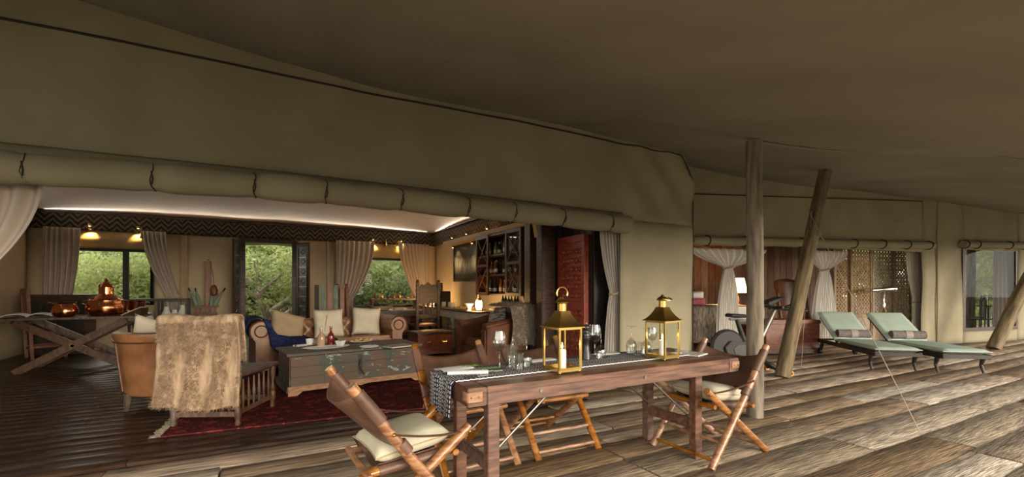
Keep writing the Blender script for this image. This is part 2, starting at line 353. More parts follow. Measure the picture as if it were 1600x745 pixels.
# pillow-like closed cushion in the local x-z plane, thickness along y
def cushion(mb, w, h, t, n=14, pinch=.07, plane='xz'):
    def f(sgn):
        def g(u, v):
            a, b = 2 * u - 1, 2 * v - 1
            k = max(0, (1 - a ** 4) * (1 - b ** 4)) ** .45
            x = a * w / 2 * (1 - pinch * (1 - b * b) * abs(a)); z = b * h / 2 * (1 - pinch * (1 - a * a) * abs(b))
            y = sgn * t / 2 * k
            return (x, y, z) if plane == 'xz' else (x, z, y)
        return g
    mb.grid(f(1), n, n); mb.grid(f(-1), n, n); return mb
def strands(name, mat_, parent, pts, nrm, count, length, width, down=.5, spread=.5):
    """short pile: thin triangles rooted on the given surface samples, one joined part"""
    P = np.array(pts); Nn = np.array(nrm); idx = rng.integers(0, len(P), count)
    base = P[idx]; n = Nn[idx] + rng.normal(0, spread, (count, 3)); n[:, 2] -= down
    n /= np.linalg.norm(n, axis=1)[:, None]; L = length * rng.uniform(.5, 1.2, count)[:, None]
    side = np.cross(n, rng.normal(0, 1, (count, 3))); side /= np.linalg.norm(side, axis=1)[:, None] + 1e-9
    v = np.empty((count * 3, 3)); v[0::3] = base - side * width; v[1::3] = base + side * width; v[2::3] = base + n * L
    me = bpy.data.meshes.new(name); me.vertices.add(count * 3); me.vertices.foreach_set('co', v.ravel())
    me.loops.add(count * 3); me.loops.foreach_set('vertex_index', np.arange(count * 3)); me.polygons.add(count)
    me.polygons.foreach_set('loop_start', np.arange(0, count * 3, 3)); me.update(calc_edges=True); me.materials.append(mat_)
    return stuff(link(name, me, parent))
def fsample(fn, n, eps=1e-3):
    """random samples of position and normal on a parametric surface"""
    P, Nn = [], []
    for _ in range(n):
        u, v = random.random(), random.random(); p = V(fn(u, v)); a = V(fn(min(1, u + eps), v)) - V(fn(max(0, u - eps), v)); b = V(fn(u, min(1, v + eps))) - V(fn(u, max(0, v - eps)))
        q = a.cross(b); q = q.normalized() if q.length > 1e-12 else V((0, 0, 1)); P.append(tuple(p)); Nn.append(tuple(q))
    return P, Nn
# ================================================================== SETTING
g = MB(); g.bb(-150, 150, -150, 150, -1.3, -1.2); struct(g.build('ground', M['ground']), 'dry bush ground beneath and behind the deck')
# --- weathered outside deck: every board its own piece
deck = setting('deck', 'weathered plank deck outside the tents')
plank_cache = {}
def plank_mesh(L, W, T, m, seed):
    key = (round(L, 1), round(W, 2), m.name, seed)
    if key in plank_cache: return plank_cache[key]
    L, W = key[0], key[1]
    r = random.Random(seed); mb = MB(); n = 6; top = []
    j0 = [r.uniform(-.008, .008) for _ in range(n + 1)]; j1 = [r.uniform(-.008, .008) for _ in range(n + 1)]
    vs = []
    for i in range(n + 1):
        x = -L / 2 + L * i / n
        vs += [(x, -W / 2 + j0[i], -T), (x, -W / 2 + j0[i], -.006), (x, -W / 2 + j0[i] + .008, 0), (x, W / 2 + j1[i] - .008, 0), (x, W / 2 + j1[i], -.006), (x, W / 2 + j1[i], -T)]
    fs = [(i * 6 + k, i * 6 + k + 1, i * 6 + k + 7, i * 6 + k + 6) for i in range(n) for k in range(5)] + [tuple(range(6)), tuple(n * 6 + k for k in range(5, -1, -1))]
    mb.add(vs, fs); o = mb.build('deck_board', m, None); me = o.data; bpy.data.objects.remove(o); plank_cache[key] = me; return me
def boards(parent, name, x0, x1, y0, y1, wmin, wmax, lmin, lmax, mats, T=.05, gap=.008, z=0, zj=.006, seed=1, tilt=.004):
    r = random.Random(seed); y = y0
    while y < y1 - .03:
        w = round(min(r.uniform(wmin, wmax), y1 - y), 2)
        if w < .06: break
        x = x0 - r.uniform(0, lmax * .8)
        while x < x1:
            l = round(r.uniform(lmin, lmax), 1); a, b = max(x, x0), min(x + l, x1)
            if b - a > .15:
                ll = round(b - a - gap, 1)
                me = plank_mesh(max(.2, ll), w - gap, T, r.choice(mats), r.randint(0, 4))
                o = link(name, me, parent, ((a + b) / 2, y + w / 2, z + r.uniform(-zj, 0)), (r.uniform(-tilt, tilt), 0, 0))
                o.scale.x = (b - a - gap) / max(.2, ll)
            x += l
        y += w
boards(deck, 'deck_board', -2.4, 19, -.7, 4.28, .27, .46, 1.0, 2.5, [M['deck'], M['deck'], M['deck2']], seed=4, zj=.014, gap=.014)
boards(deck, 'deck_board', 3.35, 13.5, 4.28, 6.1, .24, .36, 1.4, 3.0, [M['deck'], M['deck2'], M['deck']], seed=9, zj=.012, gap=.014)
mb = MB(); mb.bb(-2.5, 19.2, -.75, 6.2, -.20, -.06); mb.build('deck_frame', M['dkwood'], deck)
# --- polished inside floor
fl = setting('floor', 'dark polished floorboards inside the sitting room tent')
boards(fl, 'floorboard', -4.5, 3.32, 4.30, 4.94, .17, .21, 2.0, 3.6, [M['pol']], T=.03, gap=.004, z=.025, zj=.003, seed=2, tilt=.001)
boards(fl, 'floorboard', -4.5, 4.3, 4.94, 12.6, .17, .21, 2.4, 4.4, [M['pol']], T=.03, gap=.004, z=.025, zj=.003, seed=3, tilt=.001)
mb = MB(); mb.bb(-4.5, 3.3, 4.32, 12.6, -.1, -.01); mb.bb(3.3, 4.3, 5, 12.6, -.1, -.01); mb.build('sub_floor', M['dkwood'], fl)
FZ = .025
# --- front canvas wall of the sitting room (y = 4.9)
FY = 4.9
def wrk(x, z, k=1.0):
    return k * (.018 * noise.noise((x * 1.3, z * .8, 3.1)) + .008 * noise.noise((x * 4, z * 1.2, 7)))
wf = setting('wall_front', 'khaki canvas front wall above and beside the sitting room opening')
mb = MB()
def topz(x): return 3.95 if x < 5.55 else 3.95 - (x - 5.55) / .33 * .95
def fw(u, v):
    x = -5 + u * 10.88; z = 2.30 + v * (topz(x) - 2.30)
    dg = 0
    if x > 4.2: dg = .035 * math.sin((x - 5.7) * 9 + (z - 3.3) * 8) * max(0, min(1, (z - 2.2) / .6)) * min(1, (x - 4.2) / .5)
    return (x, FY + wrk(x, z, 1.3) + dg + .03 * math.sin(x * 1.7) * v, z)
mb.grid(fw, 150, 26)
mb.build('canvas_panel', M['canvas'], wf, solid=.012)
mb = MB()
mb.grid(lambda u, v: (4.40 + u * 1.48, FY + wrk(4.40 + u * 1.48, v * 2.3, 1.2), v * 2.3 + (.0 if v < 1 else .005)), 20, 24)
mb.build('canvas_panel', M['canvas'], wf, solid=.012)
mb = MB(); mb.grid(lambda u, v: (-5 + u * 2.2, FY + wrk(-5 + u * 2.2, v * 2.3), v * 2.3), 16, 16); mb.build('canvas_panel', M['canvas'], wf, solid=.012)
mb = MB(); mb.grid(lambda u, v: (5.88, FY + u * 3.2, v * (3.0 if v < 1 else 3.02)), 10, 10); mb.build('canvas_return', M['canvas'], wf, solid=.012)
mb = MB(); mb.tube([(x, fw((x + 5) / 10.88, (3.385 - 2.3) / (topz(x) - 2.3))[1] - .012, 3.385) for x in [-5 + i * .15 for i in range(70)]] + [(5.6, FY - .05, 3.36), (5.72, FY - .05, 3.2), (5.88, FY - .03, 2.98)], .010, 6); mb.build('seam_cord', M['darkcord'], wf)
mb = MB(); mb.tube([(5.885, FY - .015, 2.98), (5.888, FY - .015, 1.5), (5.888, FY - .015, .02)], .008, 6); mb.build('seam_cord', M['darkcord'], wf)
# rolled-up canvas above the opening, with its ties
def rollpt(t):
    x = -5 + t * 9.42; return V((x, FY - .13, 2.235 + .035 * math.sin((x + 3) * .55) - .03 * math.exp(-((x + 1.8) / 1.2) ** 2)))
strapx = [onY(p, 280, FY - .13).x for p in (44, 241, 398, 508, 625, 728, 800, 876, 950)]
mb = MB(); npt = 140; pts = []; rr = []
for i in range(npt + 1):
    p = rollpt(i / npt); k = min(abs(p.x - q) for q in strapx)
    rr.append((.125 + .014 * noise.noise((p.x * 2, 0, 0))) * (1 - .13 * math.exp(-(k / .07) ** 2))); pts.append(p + V((0, 0, .01 * noise.noise((p.x * 1.5, 5, 0)))))
mb.tube(pts, rr, 18); roll = mb.build('canvas_roll', M['canvas'], wf, angle=80)
mb = MB(); mb.grid(lambda u, v: (-5 + u * 9.42, FY - .13 + v * .13 - .01 + .01 * noise.noise((u * 40, 1, 1)), 2.315 + .03 * math.sin((-2 + u * 9.42) * .55) + v * .10), 60, 3); mb.build('roll_flap', M['canvas'], wf, solid=.01)
for q in strapx:
    p = rollpt((q + 5) / 9.42); mb = MB()
    mb.tube([p + V((.012 * math.sin(3 * a), math.cos(a) * .113, math.sin(a) * .113)) for a in [2 * PI * k / 16 for k in range(16)]], .005, 6, closed=True)
    mb.tube([p + V((0, -.112, .03)), p + V((.01, -.116, -.03)), p + V((.0, -.095, -.075))], .006, 6)
    mb.build('strap', M['darkcord'], wf)
# --- inside walls of the sitting room
BY = 12.5; LX = -4.25; RX = 4.25
W1 = (-3.68, -2.22, .95, 2.40); DR = (-.58, .60, 0, 2.45); W2 = (1.95, 3.72, .80, 2.40)
wb = setting('wall_back', 'cream canvas back wall of the sitting room with two windows and a doorway')
def wpanel(parent, x0, x1, z0, z1, m='cream'):
    a = MB(); nx = max(2, int((x1 - x0) / .12)); a.grid(lambda u, v: (x0 + u * (x1 - x0), BY + .012 * noise.noise(((x0 + u * (x1 - x0)) * 2.2, (z0 + v * (z1 - z0)) * .7, 2)), z0 + v * (z1 - z0)), nx, 10); a.build('canvas_panel', M[m], parent, solid=.02)
for a, b, c, d in ((LX, W1[0], 0, 3.0), (W1[0], W1[1], 0, W1[2]), (W1[0], W1[1], W1[3], 3.0), (W1[1], DR[0], 0, 3.0), (DR[0], DR[1], DR[3], 3.0), (DR[1], W2[0], 0, 3.0), (W2[0], W2[1], 0, W2[2]), (W2[0], W2[1], W2[3], 3.0), (W2[1], RX, 0, 3.0)):
    wpanel(wb, a, b, c, d)
for px, w in ((288, .16), (28, .1)):
    q = onY(px, 450, BY - .05); mb = MB(); mb.bb(q.x - w / 2, q.x + w / 2, BY - .08, BY - .025, .02, 2.6); mb.build('canvas_pole_sleeve', M['tan'], wb, bevel=.02)
for px in (513, 533):
    q = onY(px, 450, BY - .05); mb = MB(); mb.bb(q.x - .03, q.x + .03, BY - .06, BY - .02, .02, 2.6); mb.build('seam_strip', M['cream'], wb, bevel=.008)
for nm, x, lab in (('wall_left', LX, 'cream canvas left wall of the sitting room'), ('wall_right', RX, 'cream canvas right wall of the sitting room')):
    w = setting(nm, lab); mb = MB(); mb.grid(lambda u, v: (x + .02 * noise.noise((u * 12, v * 3, 4)), (4.95 if x < 0 else 5.25) + u * (7.55 if x < 0 else 7.25), v * 3.0), 50, 10); mb.build('canvas_panel', M['cream'], w, solid=.02)
# ceiling cloth
mb = MB()
def ceil(u, v):
    x = LX + u * (RX - LX); y = 5.0 + v * (BY - 5.0); ax = 1 - abs(2 * u - 1) ** 2.2; ay = 1 - abs(2 * v - 1) ** 2.2
    return (x, y, 2.88 + .75 * (ax * ay) ** .7 + .015 * noise.noise((x, y, 0)))
mb.grid(ceil, 48, 44); struct(mb.build('ceiling', M['liner'], solid=.01), 'pale cloth ceiling lining of the sitting room')
# valance of dark woven cloth along the top of the walls
def valance(name, p, q, z0, z1, rep, droop=0):
    mb = MB(); p, q = V(p), V(q); n = (q - p).cross(V((0, 0, 1))).normalized()
    def f(u, v):
        z = z0 + v * (z1 - z0); a = p.lerp(q, u); w = .012 * noise.noise((u * rep * .8, v, 3)); zz = z + droop * (1 - u) ** 6 * 0
        return (a.x + n.x * w, a.y + n.y * w, zz)
    mb.grid(f, 60, 4)
    for k in mb.uv: mb.uv[k] = (mb.uv[k][0] * rep, mb.uv[k][1])
    o = mb.build(name, M['valance'], None, solid=.03); return struct(o)
valance('trim_1', (LX + .05, BY - .10, 0), (RX - .08, BY - .10, 0), 2.52, 2.86, 8.4)['label'] = 'dark geometric cloth valance along the back wall'
valance('trim_2', (RX - .09, BY - .05, 0), (RX - .09, 5.1, 0), 2.52, 2.86, 7.4)['label'] = 'dark geometric cloth valance along the right wall'
valance('trim_3', (LX + .07, 5.1, 0), (LX + .07, BY - .05, 0), 2.52, 2.86, 7.4)['label'] = 'dark geometric cloth valance along the left wall'
# windows of the back wall
def window(name, lab, x0, x1, z0, zg, z1, mull):
    w = setting(name, lab)
    mb = MB()
    for a in ((x0, x0 + .06, z0, zg + .1), (x1 - .06, x1, z0, zg + .1), (x0 + .06, x1 - .06, z0, z0 + .06), (x0 + .06, x1 - .06, zg, zg + .1)): mb.bb(a[0], a[1], BY - .05, BY + .05, a[2], a[3])
    mb.build('window_frame', M['black'], w, bevel=.006)
    for mx in mull: mb = MB(); mb.bb(mx - .05, mx + .05, BY - .04, BY + .04, z0 + .06, zg); mb.build('mullion', M['black'], w, bevel=.005)
    xs = [x0 + .06] + list(mull) + [x1 - .06]
    for a, b in zip(xs[:-1], xs[1:]): mb = MB(); mb.bb(a, b, BY - .004, BY + .004, z0 + .05, zg + .02); mb.build('pane', M['glass'], w)
    mb = MB(); mb.grid(lambda u, v: (x0 - .02 + u * (x1 - x0 + .04), BY - .06 - .05 * math.sin(v * PI) - .02 * noise.noise((u * 6, v * 3, 1)), zg + .06 + v * (z1 - zg + .08)), 24, 8); mb.build('blind', M['goldcloth'], w, solid=.015)
window('window_1', 'window over green trees above the writing desk', *W1[:2], W1[2], 2.10, W1[3], [onY(197, 430, BY).x])
window('window_2', 'window over trees behind the carved chairs', *W2[:2], W2[2], 2.08, W2[3], [])
# doorway with two open leaves
d = setting('door_1', 'dark doorway open to the trees behind the sofa')
mb = MB()
mb.bb(DR[0] - .02, DR[0] + .09, BY - .10, BY + .06, 0.02, 2.5); mb.bb(DR[1] - .09, DR[1] + .02, BY - .10, BY + .06, 0.02, 2.5); mb.bb(DR[0] + .09, DR[1] - .09, BY - .10, BY + .06, 2.42, 2.52); mb.build('door_frame', M['dkwood'], d, bevel=.01)
for sx, ang in ((-1, math.radians(100)), (1, math.radians(-100))):
    hx = DR[0] - .02 if sx < 0 else DR[1] + .02
    root = link('door_leaf', None, d, (hx, BY - .12, .03), (0, 0, (-PI / 2 - math.radians(12)) if sx < 0 else -PI / 2 + math.radians(30)))
    mb = MB()
    for a in ((0, .08, 0, 2.4), (.42, .5, 0, 2.4), (.08, .42, 0, .12), (.08, .42, 2.28, 2.4), (.08, .42, 1.1, 1.2)): mb.bb(a[0], a[1], -.02, .02, a[2], a[3])
    fr = mb.build('leaf_frame', M['dkwood'], root, bevel=.005)
    mb = MB(); mb.bb(.08, .42, -.008, .008, .12, 2.28); mb.build('leaf_panel', M['blackwood'], root)
    mb = MB()
    for k in range(9):
        z = .2 + k * .24
        for s in (-1, 1):
            mb.tube([(.25, s * .012, z), (.25 - .10, s * .012, z + .06), (.25, s * .012, z + .12), (.25 + .10, s * .012, z + .06)], .007, 5, closed=True)
            mb.bb(.10, .40, s * .012 - .004, s * .012 + .004, z + .155, z + .175)
    mb.build('metal_inlay', M['iron'], root)
# lit timber pelmet, post and brackets on the right wall
mb = MB(); mb.bb(RX - .34, RX - .02, 6.15, 10.95, 2.40, 2.50); struct(mb.build('trim_4', M['pelmet'], bevel=.01), 'pale wooden shelf pelmet lit from beneath on the right wall')
pt = setting('trim_5', 'dark timber post with curved bracket at the end of the bar'); 
mb = MB(); mb.bb(RX - .42, RX - .22, 6.45, 6.65, .03, 2.62); mb.build('post', M['dkwood'], pt, bevel=.01)
mb = MB(); mb.bb(RX - .45, RX - .2, 6.03, 6.21, .03, 2.62); mb.build('post', M['dkwood'], pt, bevel=.01)
mb = MB(); mb.prism([(0, 0), (.26, .32), (.26, .40), (-.02, .40)], -.06, .06, lambda a, b, h: (RX - .5 - a * .25, 6.12 - a * .0 + h, 2.12 + b)); mb.build('bracket', M['pelmet'], pt, bevel=.008)
# dark panelled side passage and its carved door, sunset glow painted in as red
pp = setting('wall_passage', 'dark timber panelling beside the carved door with painted red glow')
for k in range(7):
    mb = MB(); y0 = 5.27 + k * .155; mb.bb(RX - .06, RX - .02, y0, y0 + .15, .03, 2.55); mb.build('plank', M['blackwood'], pp, bevel=.006)
for k in range(10):
    mb = MB(); x0 = RX - .06 + k * .16; mb.bb(x0, x0 + .155, 5.22, 5.25, .03, 2.55); mb.build('plank', M['blackwood'], pp, bevel=.006)
d2 = setting('door_2', 'carved wooden door with painted red sunset glow standing between dark panels')
ya, yb = 5.33, 6.02
mb = MB(); mb.bb(RX - .13, RX - .065, ya, yb, .05, 2.12); mb.build('door_slab', M['glowdoor'], d2, bevel=.008)
mb = MB()
for a in ((ya, ya + .07, .05, 2.12), (yb - .07, yb, .05, 2.12), (ya + .07, yb - .07, .05, .17), (ya + .07, yb - .07, 2.02, 2.12), (ya + .07, yb - .07, 1.0, 1.1)): mb.bb(RX - .16, RX - .13, a[0], a[1], a[2], a[3])
mb.build('door_frame', M['glowdoor'], d2, bevel=.006)
for i in range(5):
    for j in range(13):
        cy, cz = ya + .125 + i * .11, .26 + j * .135
        if abs(cz - 1.05) < .08: continue
        mb = MB(); mb.lathe([(.05, 0), (.05, .012), (.038, .022), (.03, .012), (.015, .022), (.0, .024)], (RX - .13, cy, cz), 8, Matrix.Rotation(-PI / 2, 3, 'Y'), caps=False); mb.build('carved_rosette', M['glowdoor'], d2)
# ------------------------------------------------------------------ bedroom tent
def bw(x): return 5.75 - .178 * (x - 6.85)
wr = setting('wall_bedroom', 'khaki canvas wall of the bedroom tent with wide opening and window')
def bpanel(x0, x1, z0, z1, amp=1.0):
    mb = MB(); nx = max(3, int((x1 - x0) / .18)); nz = max(3, int((z1 - z0) / .15))
    def f(u, v):
        x = x0 + u * (x1 - x0); z = z0 + v * (z1 - z0)
        return (x, bw(x) + amp * (.03 * noise.noise((x * 1.1, z * .8, 6)) + .016 * math.sin((x * 1.3 + z) * 4) * max(0, noise.noise((x * .5, z * .5, 11)))), z)
    mb.grid(f, nx, nz); return mb.build('canvas_panel', M['canvas'], wr, solid=.012)
OX0, OX1 = 6.75, onD(1440, 450, 10.34).x; WX0, WX1 = onD(1503, 450, 10.80).x, onD(1588, 450, 11.5).x
bpanel(5.88, OX1 + .02, 2.15, 3.9); bpanel(OX1, WX0, 0, 3.9, 1.6); bpanel(WX0, WX1, 0, .27); bpanel(WX0, WX1, 2.25, 3.9); bpanel(WX1, 20, 0, 3.9, 1.4)
bpanel(5.88, OX0, 0, 2.2)
mb = MB(); mb.tube([(5.9 + i * .5, bw(5.9 + i * .5) - .02, 3.02 + .02 * i - .0 * math.sin(i)) for i in range(16)], .01, 6); mb.build('seam_cord', M['darkcord'], wr)
q = onD(1462, 450, 10.5); mb = MB(); mb.cyl((q.x, bw(q.x) - .03, 0), (q.x, bw(q.x) - .03, 3.6), .018, n=6); mb.build('seam_cord', M['canvas'], wr)
def broll(x0, x1, z0, z1, r, ties):
    mb = MB(); n = 60; mb.tube([(x0 + (x1 - x0) * i / n, bw(x0 + (x1 - x0) * i / n) - r, z0 + (z1 - z0) * i / n + .012 * noise.noise((i * .3, 0, 2))) for i in range(n + 1)], [r * (1 + .1 * noise.noise((i * .35, 3, 2))) for i in range(n + 1)], 14); mb.build('canvas_roll', M['canvas'], wr, angle=80)
    for t in ties:
        x = x0 + (x1 - x0) * t; z = z0 + (z1 - z0) * t; mb = MB(); mb.tube([(x + .01 * math.sin(3 * a), bw(x) - r + math.cos(a) * r * 1.1, z + math.sin(a) * r * 1.1) for a in [2 * PI * k / 14 for k in range(14)]], .011, 6, closed=True); mb.build('strap', M['darkcord'], wr)
broll(OX0 + .05, OX1 + .2, 2.19, 2.30, .085, (.05, .18, .4, .62, .75, .87, .98))
broll(WX0 - .15, WX1 + .2, 2.36, 2.40, .085, (.03, .2, .7, .97))
# bedroom floor, inner timber wall, inner side
bf = setting('floor_bedroom', 'floorboards inside the bedroom tent')
boards(bf, 'floorboard', 6.3, 15, 5.3, 9.8, .22, .26, 2.4, 4.4, [M['dkwood']], T=.03, gap=.004, z=-.012, zj=.003, seed=5, tilt=0)
bk = setting('wall_bedroom_back', 'warm timber panelled wall inside the bedroom tent')
def bwall(x): return 9.4 - .178 * (x - 8)
xx = 8.2
while xx < 16.6:
    mb = MB(); mb.bb(-.12, .12, -.02, .02, 0, 3.3); o = mb.build('plank', M['bedwood'], bk, bevel=.006, loc=(xx, bwall(xx), 0), rot=(0, 0, -.176)); xx += .245
mb = MB(); mb.grid(lambda u, v: (6.5 + u * 10.5, (5.95 + v * 4.1) - .178 * (u * 10.5), 3.0 + .2 * math.sin(v * PI)), 10, 6); struct(mb.build('ceiling_bedroom', M['liner'], solid=.01), 'pale cloth ceiling lining of the bedroom tent')
mb = MB(); mb.grid(lambda u, v: (6.1, 5.7 + u * 4.6, v * 3), 6, 4); struct(mb.build('wall_bedroom_side', M['cream'], solid=.02), 'canvas side wall of the bedroom tent')
# window in the bedroom canvas, far right
w3 = setting('window_3', 'mesh window at far right looking out to trees')
mb = MB()
def wq(x, z, dy=0): return (x, bw(x) + dy, z)
for a, b, c, dd in ((WX0, WX0 + .10, .27, 2.27), (WX1 - .08, WX1, .27, 2.27)):
    mb.prism([(a, c), (b, c), (b, dd), (a, dd)], -.02, .02, lambda p, q_, h: (p, bw(p) + h, q_))
mb.prism([(WX0 + .1, .27), (WX1 - .08, .27), (WX1 - .08, .36), (WX0 + .1, .36)], -.02, .02, lambda p, q_, h: (p, bw(p) + h, q_))
mb.build('window_frame', M['dkwood'], w3)
mb = MB(); mb.prism([(WX0 + .1, .36), (WX1 - .08, .36), (WX1 - .08, 2.27), (WX0 + .1, 2.27)], -.003, .003, lambda p, q_, h: (p, bw(p) + h, q_)); mb.build('pane', M['glass'], w3)
# ------------------------------------------------------------------ canvas canopy over the deck (height field through its fixing points)
cp = [(-6, .25, 2.6), (-3, .25, 2.4), (-3, 1.2, 2.7), (0, .25, 2.15), (3, .25, 2.1), (0, 2, 2.75), (2.2, 3.2, 3.06), (4.4, 2.9, 2.98), (6, .25, 2.1), (6, 1, 2.42), (7.4, 1.75, 2.93), (10, .25, 2.15), (14, .25, 2.25), (10.2, 2.6, 2.98), (7.5, 3.79, 3.16), (5.63, 4.95, 3.42), (1.11, 5.0, 3.48), (-1.53, 5.0, 3.70), (-5, 5, 3.95), (9.5, 5.3, 3.42), (12, 4.9, 3.40), (15, 3.4, 3.1), (17, 4.2, 3.30), (20, 3.6, 3.3), (20, .25, 2.4), (14, 2, 2.75), (-5, 9, 4.5), (5, 9, 4.3), (12, 9, 4.2), (20, 9, 4.0), (-5, 14, 3.9), (5, 14, 3.8), (12, 13, 3.9)]
A = np.array(cp); n = len(A)
def phi(r): return np.where(r > 1e-9, r * r * np.log(r + 1e-12), 0)
K = phi(np.linalg.norm(A[:, None, :2] - A[None, :, :2], axis=2)) + np.eye(n) * .02
Pm = np.hstack([np.ones((n, 1)), A[:, :2]]); S = np.block([[K, Pm], [Pm.T, np.zeros((3, 3))]])
sol = np.linalg.solve(S, np.concatenate([A[:, 2], np.zeros(3)]))
def canopy_z(x, y):
    r = np.hypot(A[:, 0] - x, A[:, 1] - y); return float(sol[:n] @ phi(r) + sol[n] + sol[n + 1] * x + sol[n + 2] * y)
mb = MB()
def cf(u, v):
    x = -6 + u * 26; y = .25 + v * 13.75; z = canopy_z(x, y)
    cs_ = (x - 4.4) * .37 + (y - 2.9) * .93; z -= .13 * math.exp(-abs(cs_) / .55) * max(0, min(1, (x - 2.6) / 1.5))     # pulled down along a crease that runs from the near pole to the right
    z += .03 * noise.noise((x * .5 + y * .35, y * .9 - x * .2, 0)) + .012 * noise.noise((x * .8, y * 3.1 + x, 4))
    return (x, y, z)
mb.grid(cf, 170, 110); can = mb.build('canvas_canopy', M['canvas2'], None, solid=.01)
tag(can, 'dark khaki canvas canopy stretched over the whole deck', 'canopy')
mb = MB(); mb.tube([(-.6 + 6 * t, 0.0, 0) for t in (0, 1)], .01, 5)
mb = MB(); pr = []
for i in range(40):
    t = i / 39; x = 4.4 + (11 - 4.4) * t; y = 2.9 - 2.2 * t; pr.append((x, y, cf((x + 6) / 26, (y - .25) / 13.75)[2] - .012))
mb.tube(pr, .012, 6); mb.build('canopy_seam', M['canvas2'], can)
# poles and guy lines
def pole(lab, a, b, r0, r1, grp='timber poles holding up the canopy'):
    a, b = V(a), V(b); L = (b - a).length; mb = MB(); k = 26; d = (b - a).normalized()
    pts = []; rr = []
    for i in range(k + 1):
        t = i / k; pts.append((.012 * noise.noise((t * 3, a.x, 0)), .012 * noise.noise((t * 3, a.x, 9)), L * t)); rr.append((r0 + (r1 - r0) * t) * (1 + .05 * noise.noise((t * 6, a.x, 3))))
    mb.tube(pts, rr, 16); o = mb.build('canopy_pole', M['pole'], None, loc=a, rot=d.to_track_quat('Z', 'Y').to_euler(), angle=60)
    return tag(o, lab, 'pole', grp)
pole('thick upright timber pole behind the right end of the dining table', (4.40, 2.89, 0), (4.40, 2.89, cf((4.4 + 6) / 26, (2.89 - .25) / 13.75)[2] - .01), .082, .078)
P2T = onD(1289, 266, 6.95); P2T.z = cf((P2T.x + 6) / 26, (P2T.y - .25) / 13.75)[2] - .02
pole('leaning timber pole beside the exercise bike', onZ(1222, 588), P2T, .105, .09)
p3 = onZ(1552, 545); p3b = p3 + (onD(1604, 440, 9.9) - p3) * 1.45
pole('dark leaning timber pole at the right edge by the window', p3, p3b, .125, .115)
def cord(name, lab, a, b, r, m='rope', sag=.0):
    a, b = V(a), V(b); mb = MB(); mb.tube([a.lerp(b, t / 12) - V((0, 0, sag * math.sin(PI * t / 12))) for t in range(13)], r, 6); return tag(mb.build(name, M[m]), lab, 'rope')
cord('guy_line', 'taut pale guy rope running down from the leaning pole to the deck', onD(1258, 318, 6.9), onZ(1438, 676), .0045)
cord('guy_line', 'thin cord hanging beside the leaning pole to the deck', onD(1268, 330, 6.75), onZ(1252, 572), .003)
# ================================================================== DINING TABLE AND WHAT STANDS ON IT
TX0, TX1, TY0, TY1, TZ = .97, 3.32, 2.31, 3.03, .76
t = thing('dining_table', 'long red-brown wooden folding dining table with brass corners on the deck', 'table', (0, 0, 0))
nb = 5; bw_ = (TY1 - TY0) / nb
for k in range(nb):
    mb = MB(); mb.box((0, 0, 0), (TX1 - TX0 - .24, bw_ - .003, .035)); mb.build('top_board', M['tablewood'], t, bevel=.004, loc=((TX0 + TX1) / 2, TY0 + bw_ * (k + .5), TZ - .0175))
for sx in (TX0 + .06, TX1 - .06): mb = MB(); mb.box((0, 0, 0), (.118, TY1 - TY0, .105)); mb.build('breadboard_end', M['tablewood'], t, bevel=.005, loc=(sx, (TY0 + TY1) / 2, TZ - .0525))
for y in (TY0 + .018, TY1 - .018):
    mb = MB(); mb.box((0, 0, 0), (TX1 - TX0 - .244, .034, .07)); mb.build('apron', M['tablewood'], t, bevel=.004, loc=((TX0 + TX1) / 2, y, TZ - .071))
for sx, sg in ((TX0, 1), (TX1, -1)):
    mb = MB(); mb.box((sx + sg * .045, TY0 - .002, TZ - .05), (.09, .006, .055)); mb.box((sx - sg * .002, TY0 + .03, TZ - .05), (.006, .06, .055)); c = mb.build('corner_plate', M['endwood'], t, bevel=.002)
    for dx in (.02, .065): mb = MB(); mb.ball((sx + sg * dx, TY0 - .006, TZ - .05), .006, n=8, m=4); mb.build('screw', M['iron'], c)
for px, py in ((845, 614), (1008, 588)): q = onY(px, py, TY0); mb = MB(); mb.cyl((q.x, TY0 + .01, TZ - .06), (q.x, TY0 - .006, TZ - .06), .011, n=10); mb.build('bolt', M['iron'], t)
LG = [(1.16, 2.40), (2.92, 2.40), (2.92, 2.90), (1.16, 2.90)]
for x, y in LG: mb = MB(); mb.box((0, 0, 0), (.075, .065, .652)); mb.build('leg', M['tablewood'], t, bevel=.004, loc=(x, y, .328))
for x in (1.16, 2.92): mb = MB(); mb.beam((x, 2.43, .26), (x, 2.87, .26), .03, .08); mb.build('stretcher', M['tablewood'], t, bevel=.004)
for x in (1.16, 2.92): mb = MB(); mb.beam((x, 2.43, .62), (x, 2.87, .62), .03, .07); mb.build('leg_rail', M['tablewood'], t, bevel=.004)
for x, y, s in ((1.16, 2.445, 1), (2.92, 2.445, -1), (1.16, 2.855, 1), (2.92, 2.855, -1)):
    mb = MB(); mb.tube([(x + s * .04, y, .33), (x + s * .50, y, TZ - .065), (x + s * .53, y, TZ - .04)], .008, 7); mb.build('iron_brace', M['iron'], t)
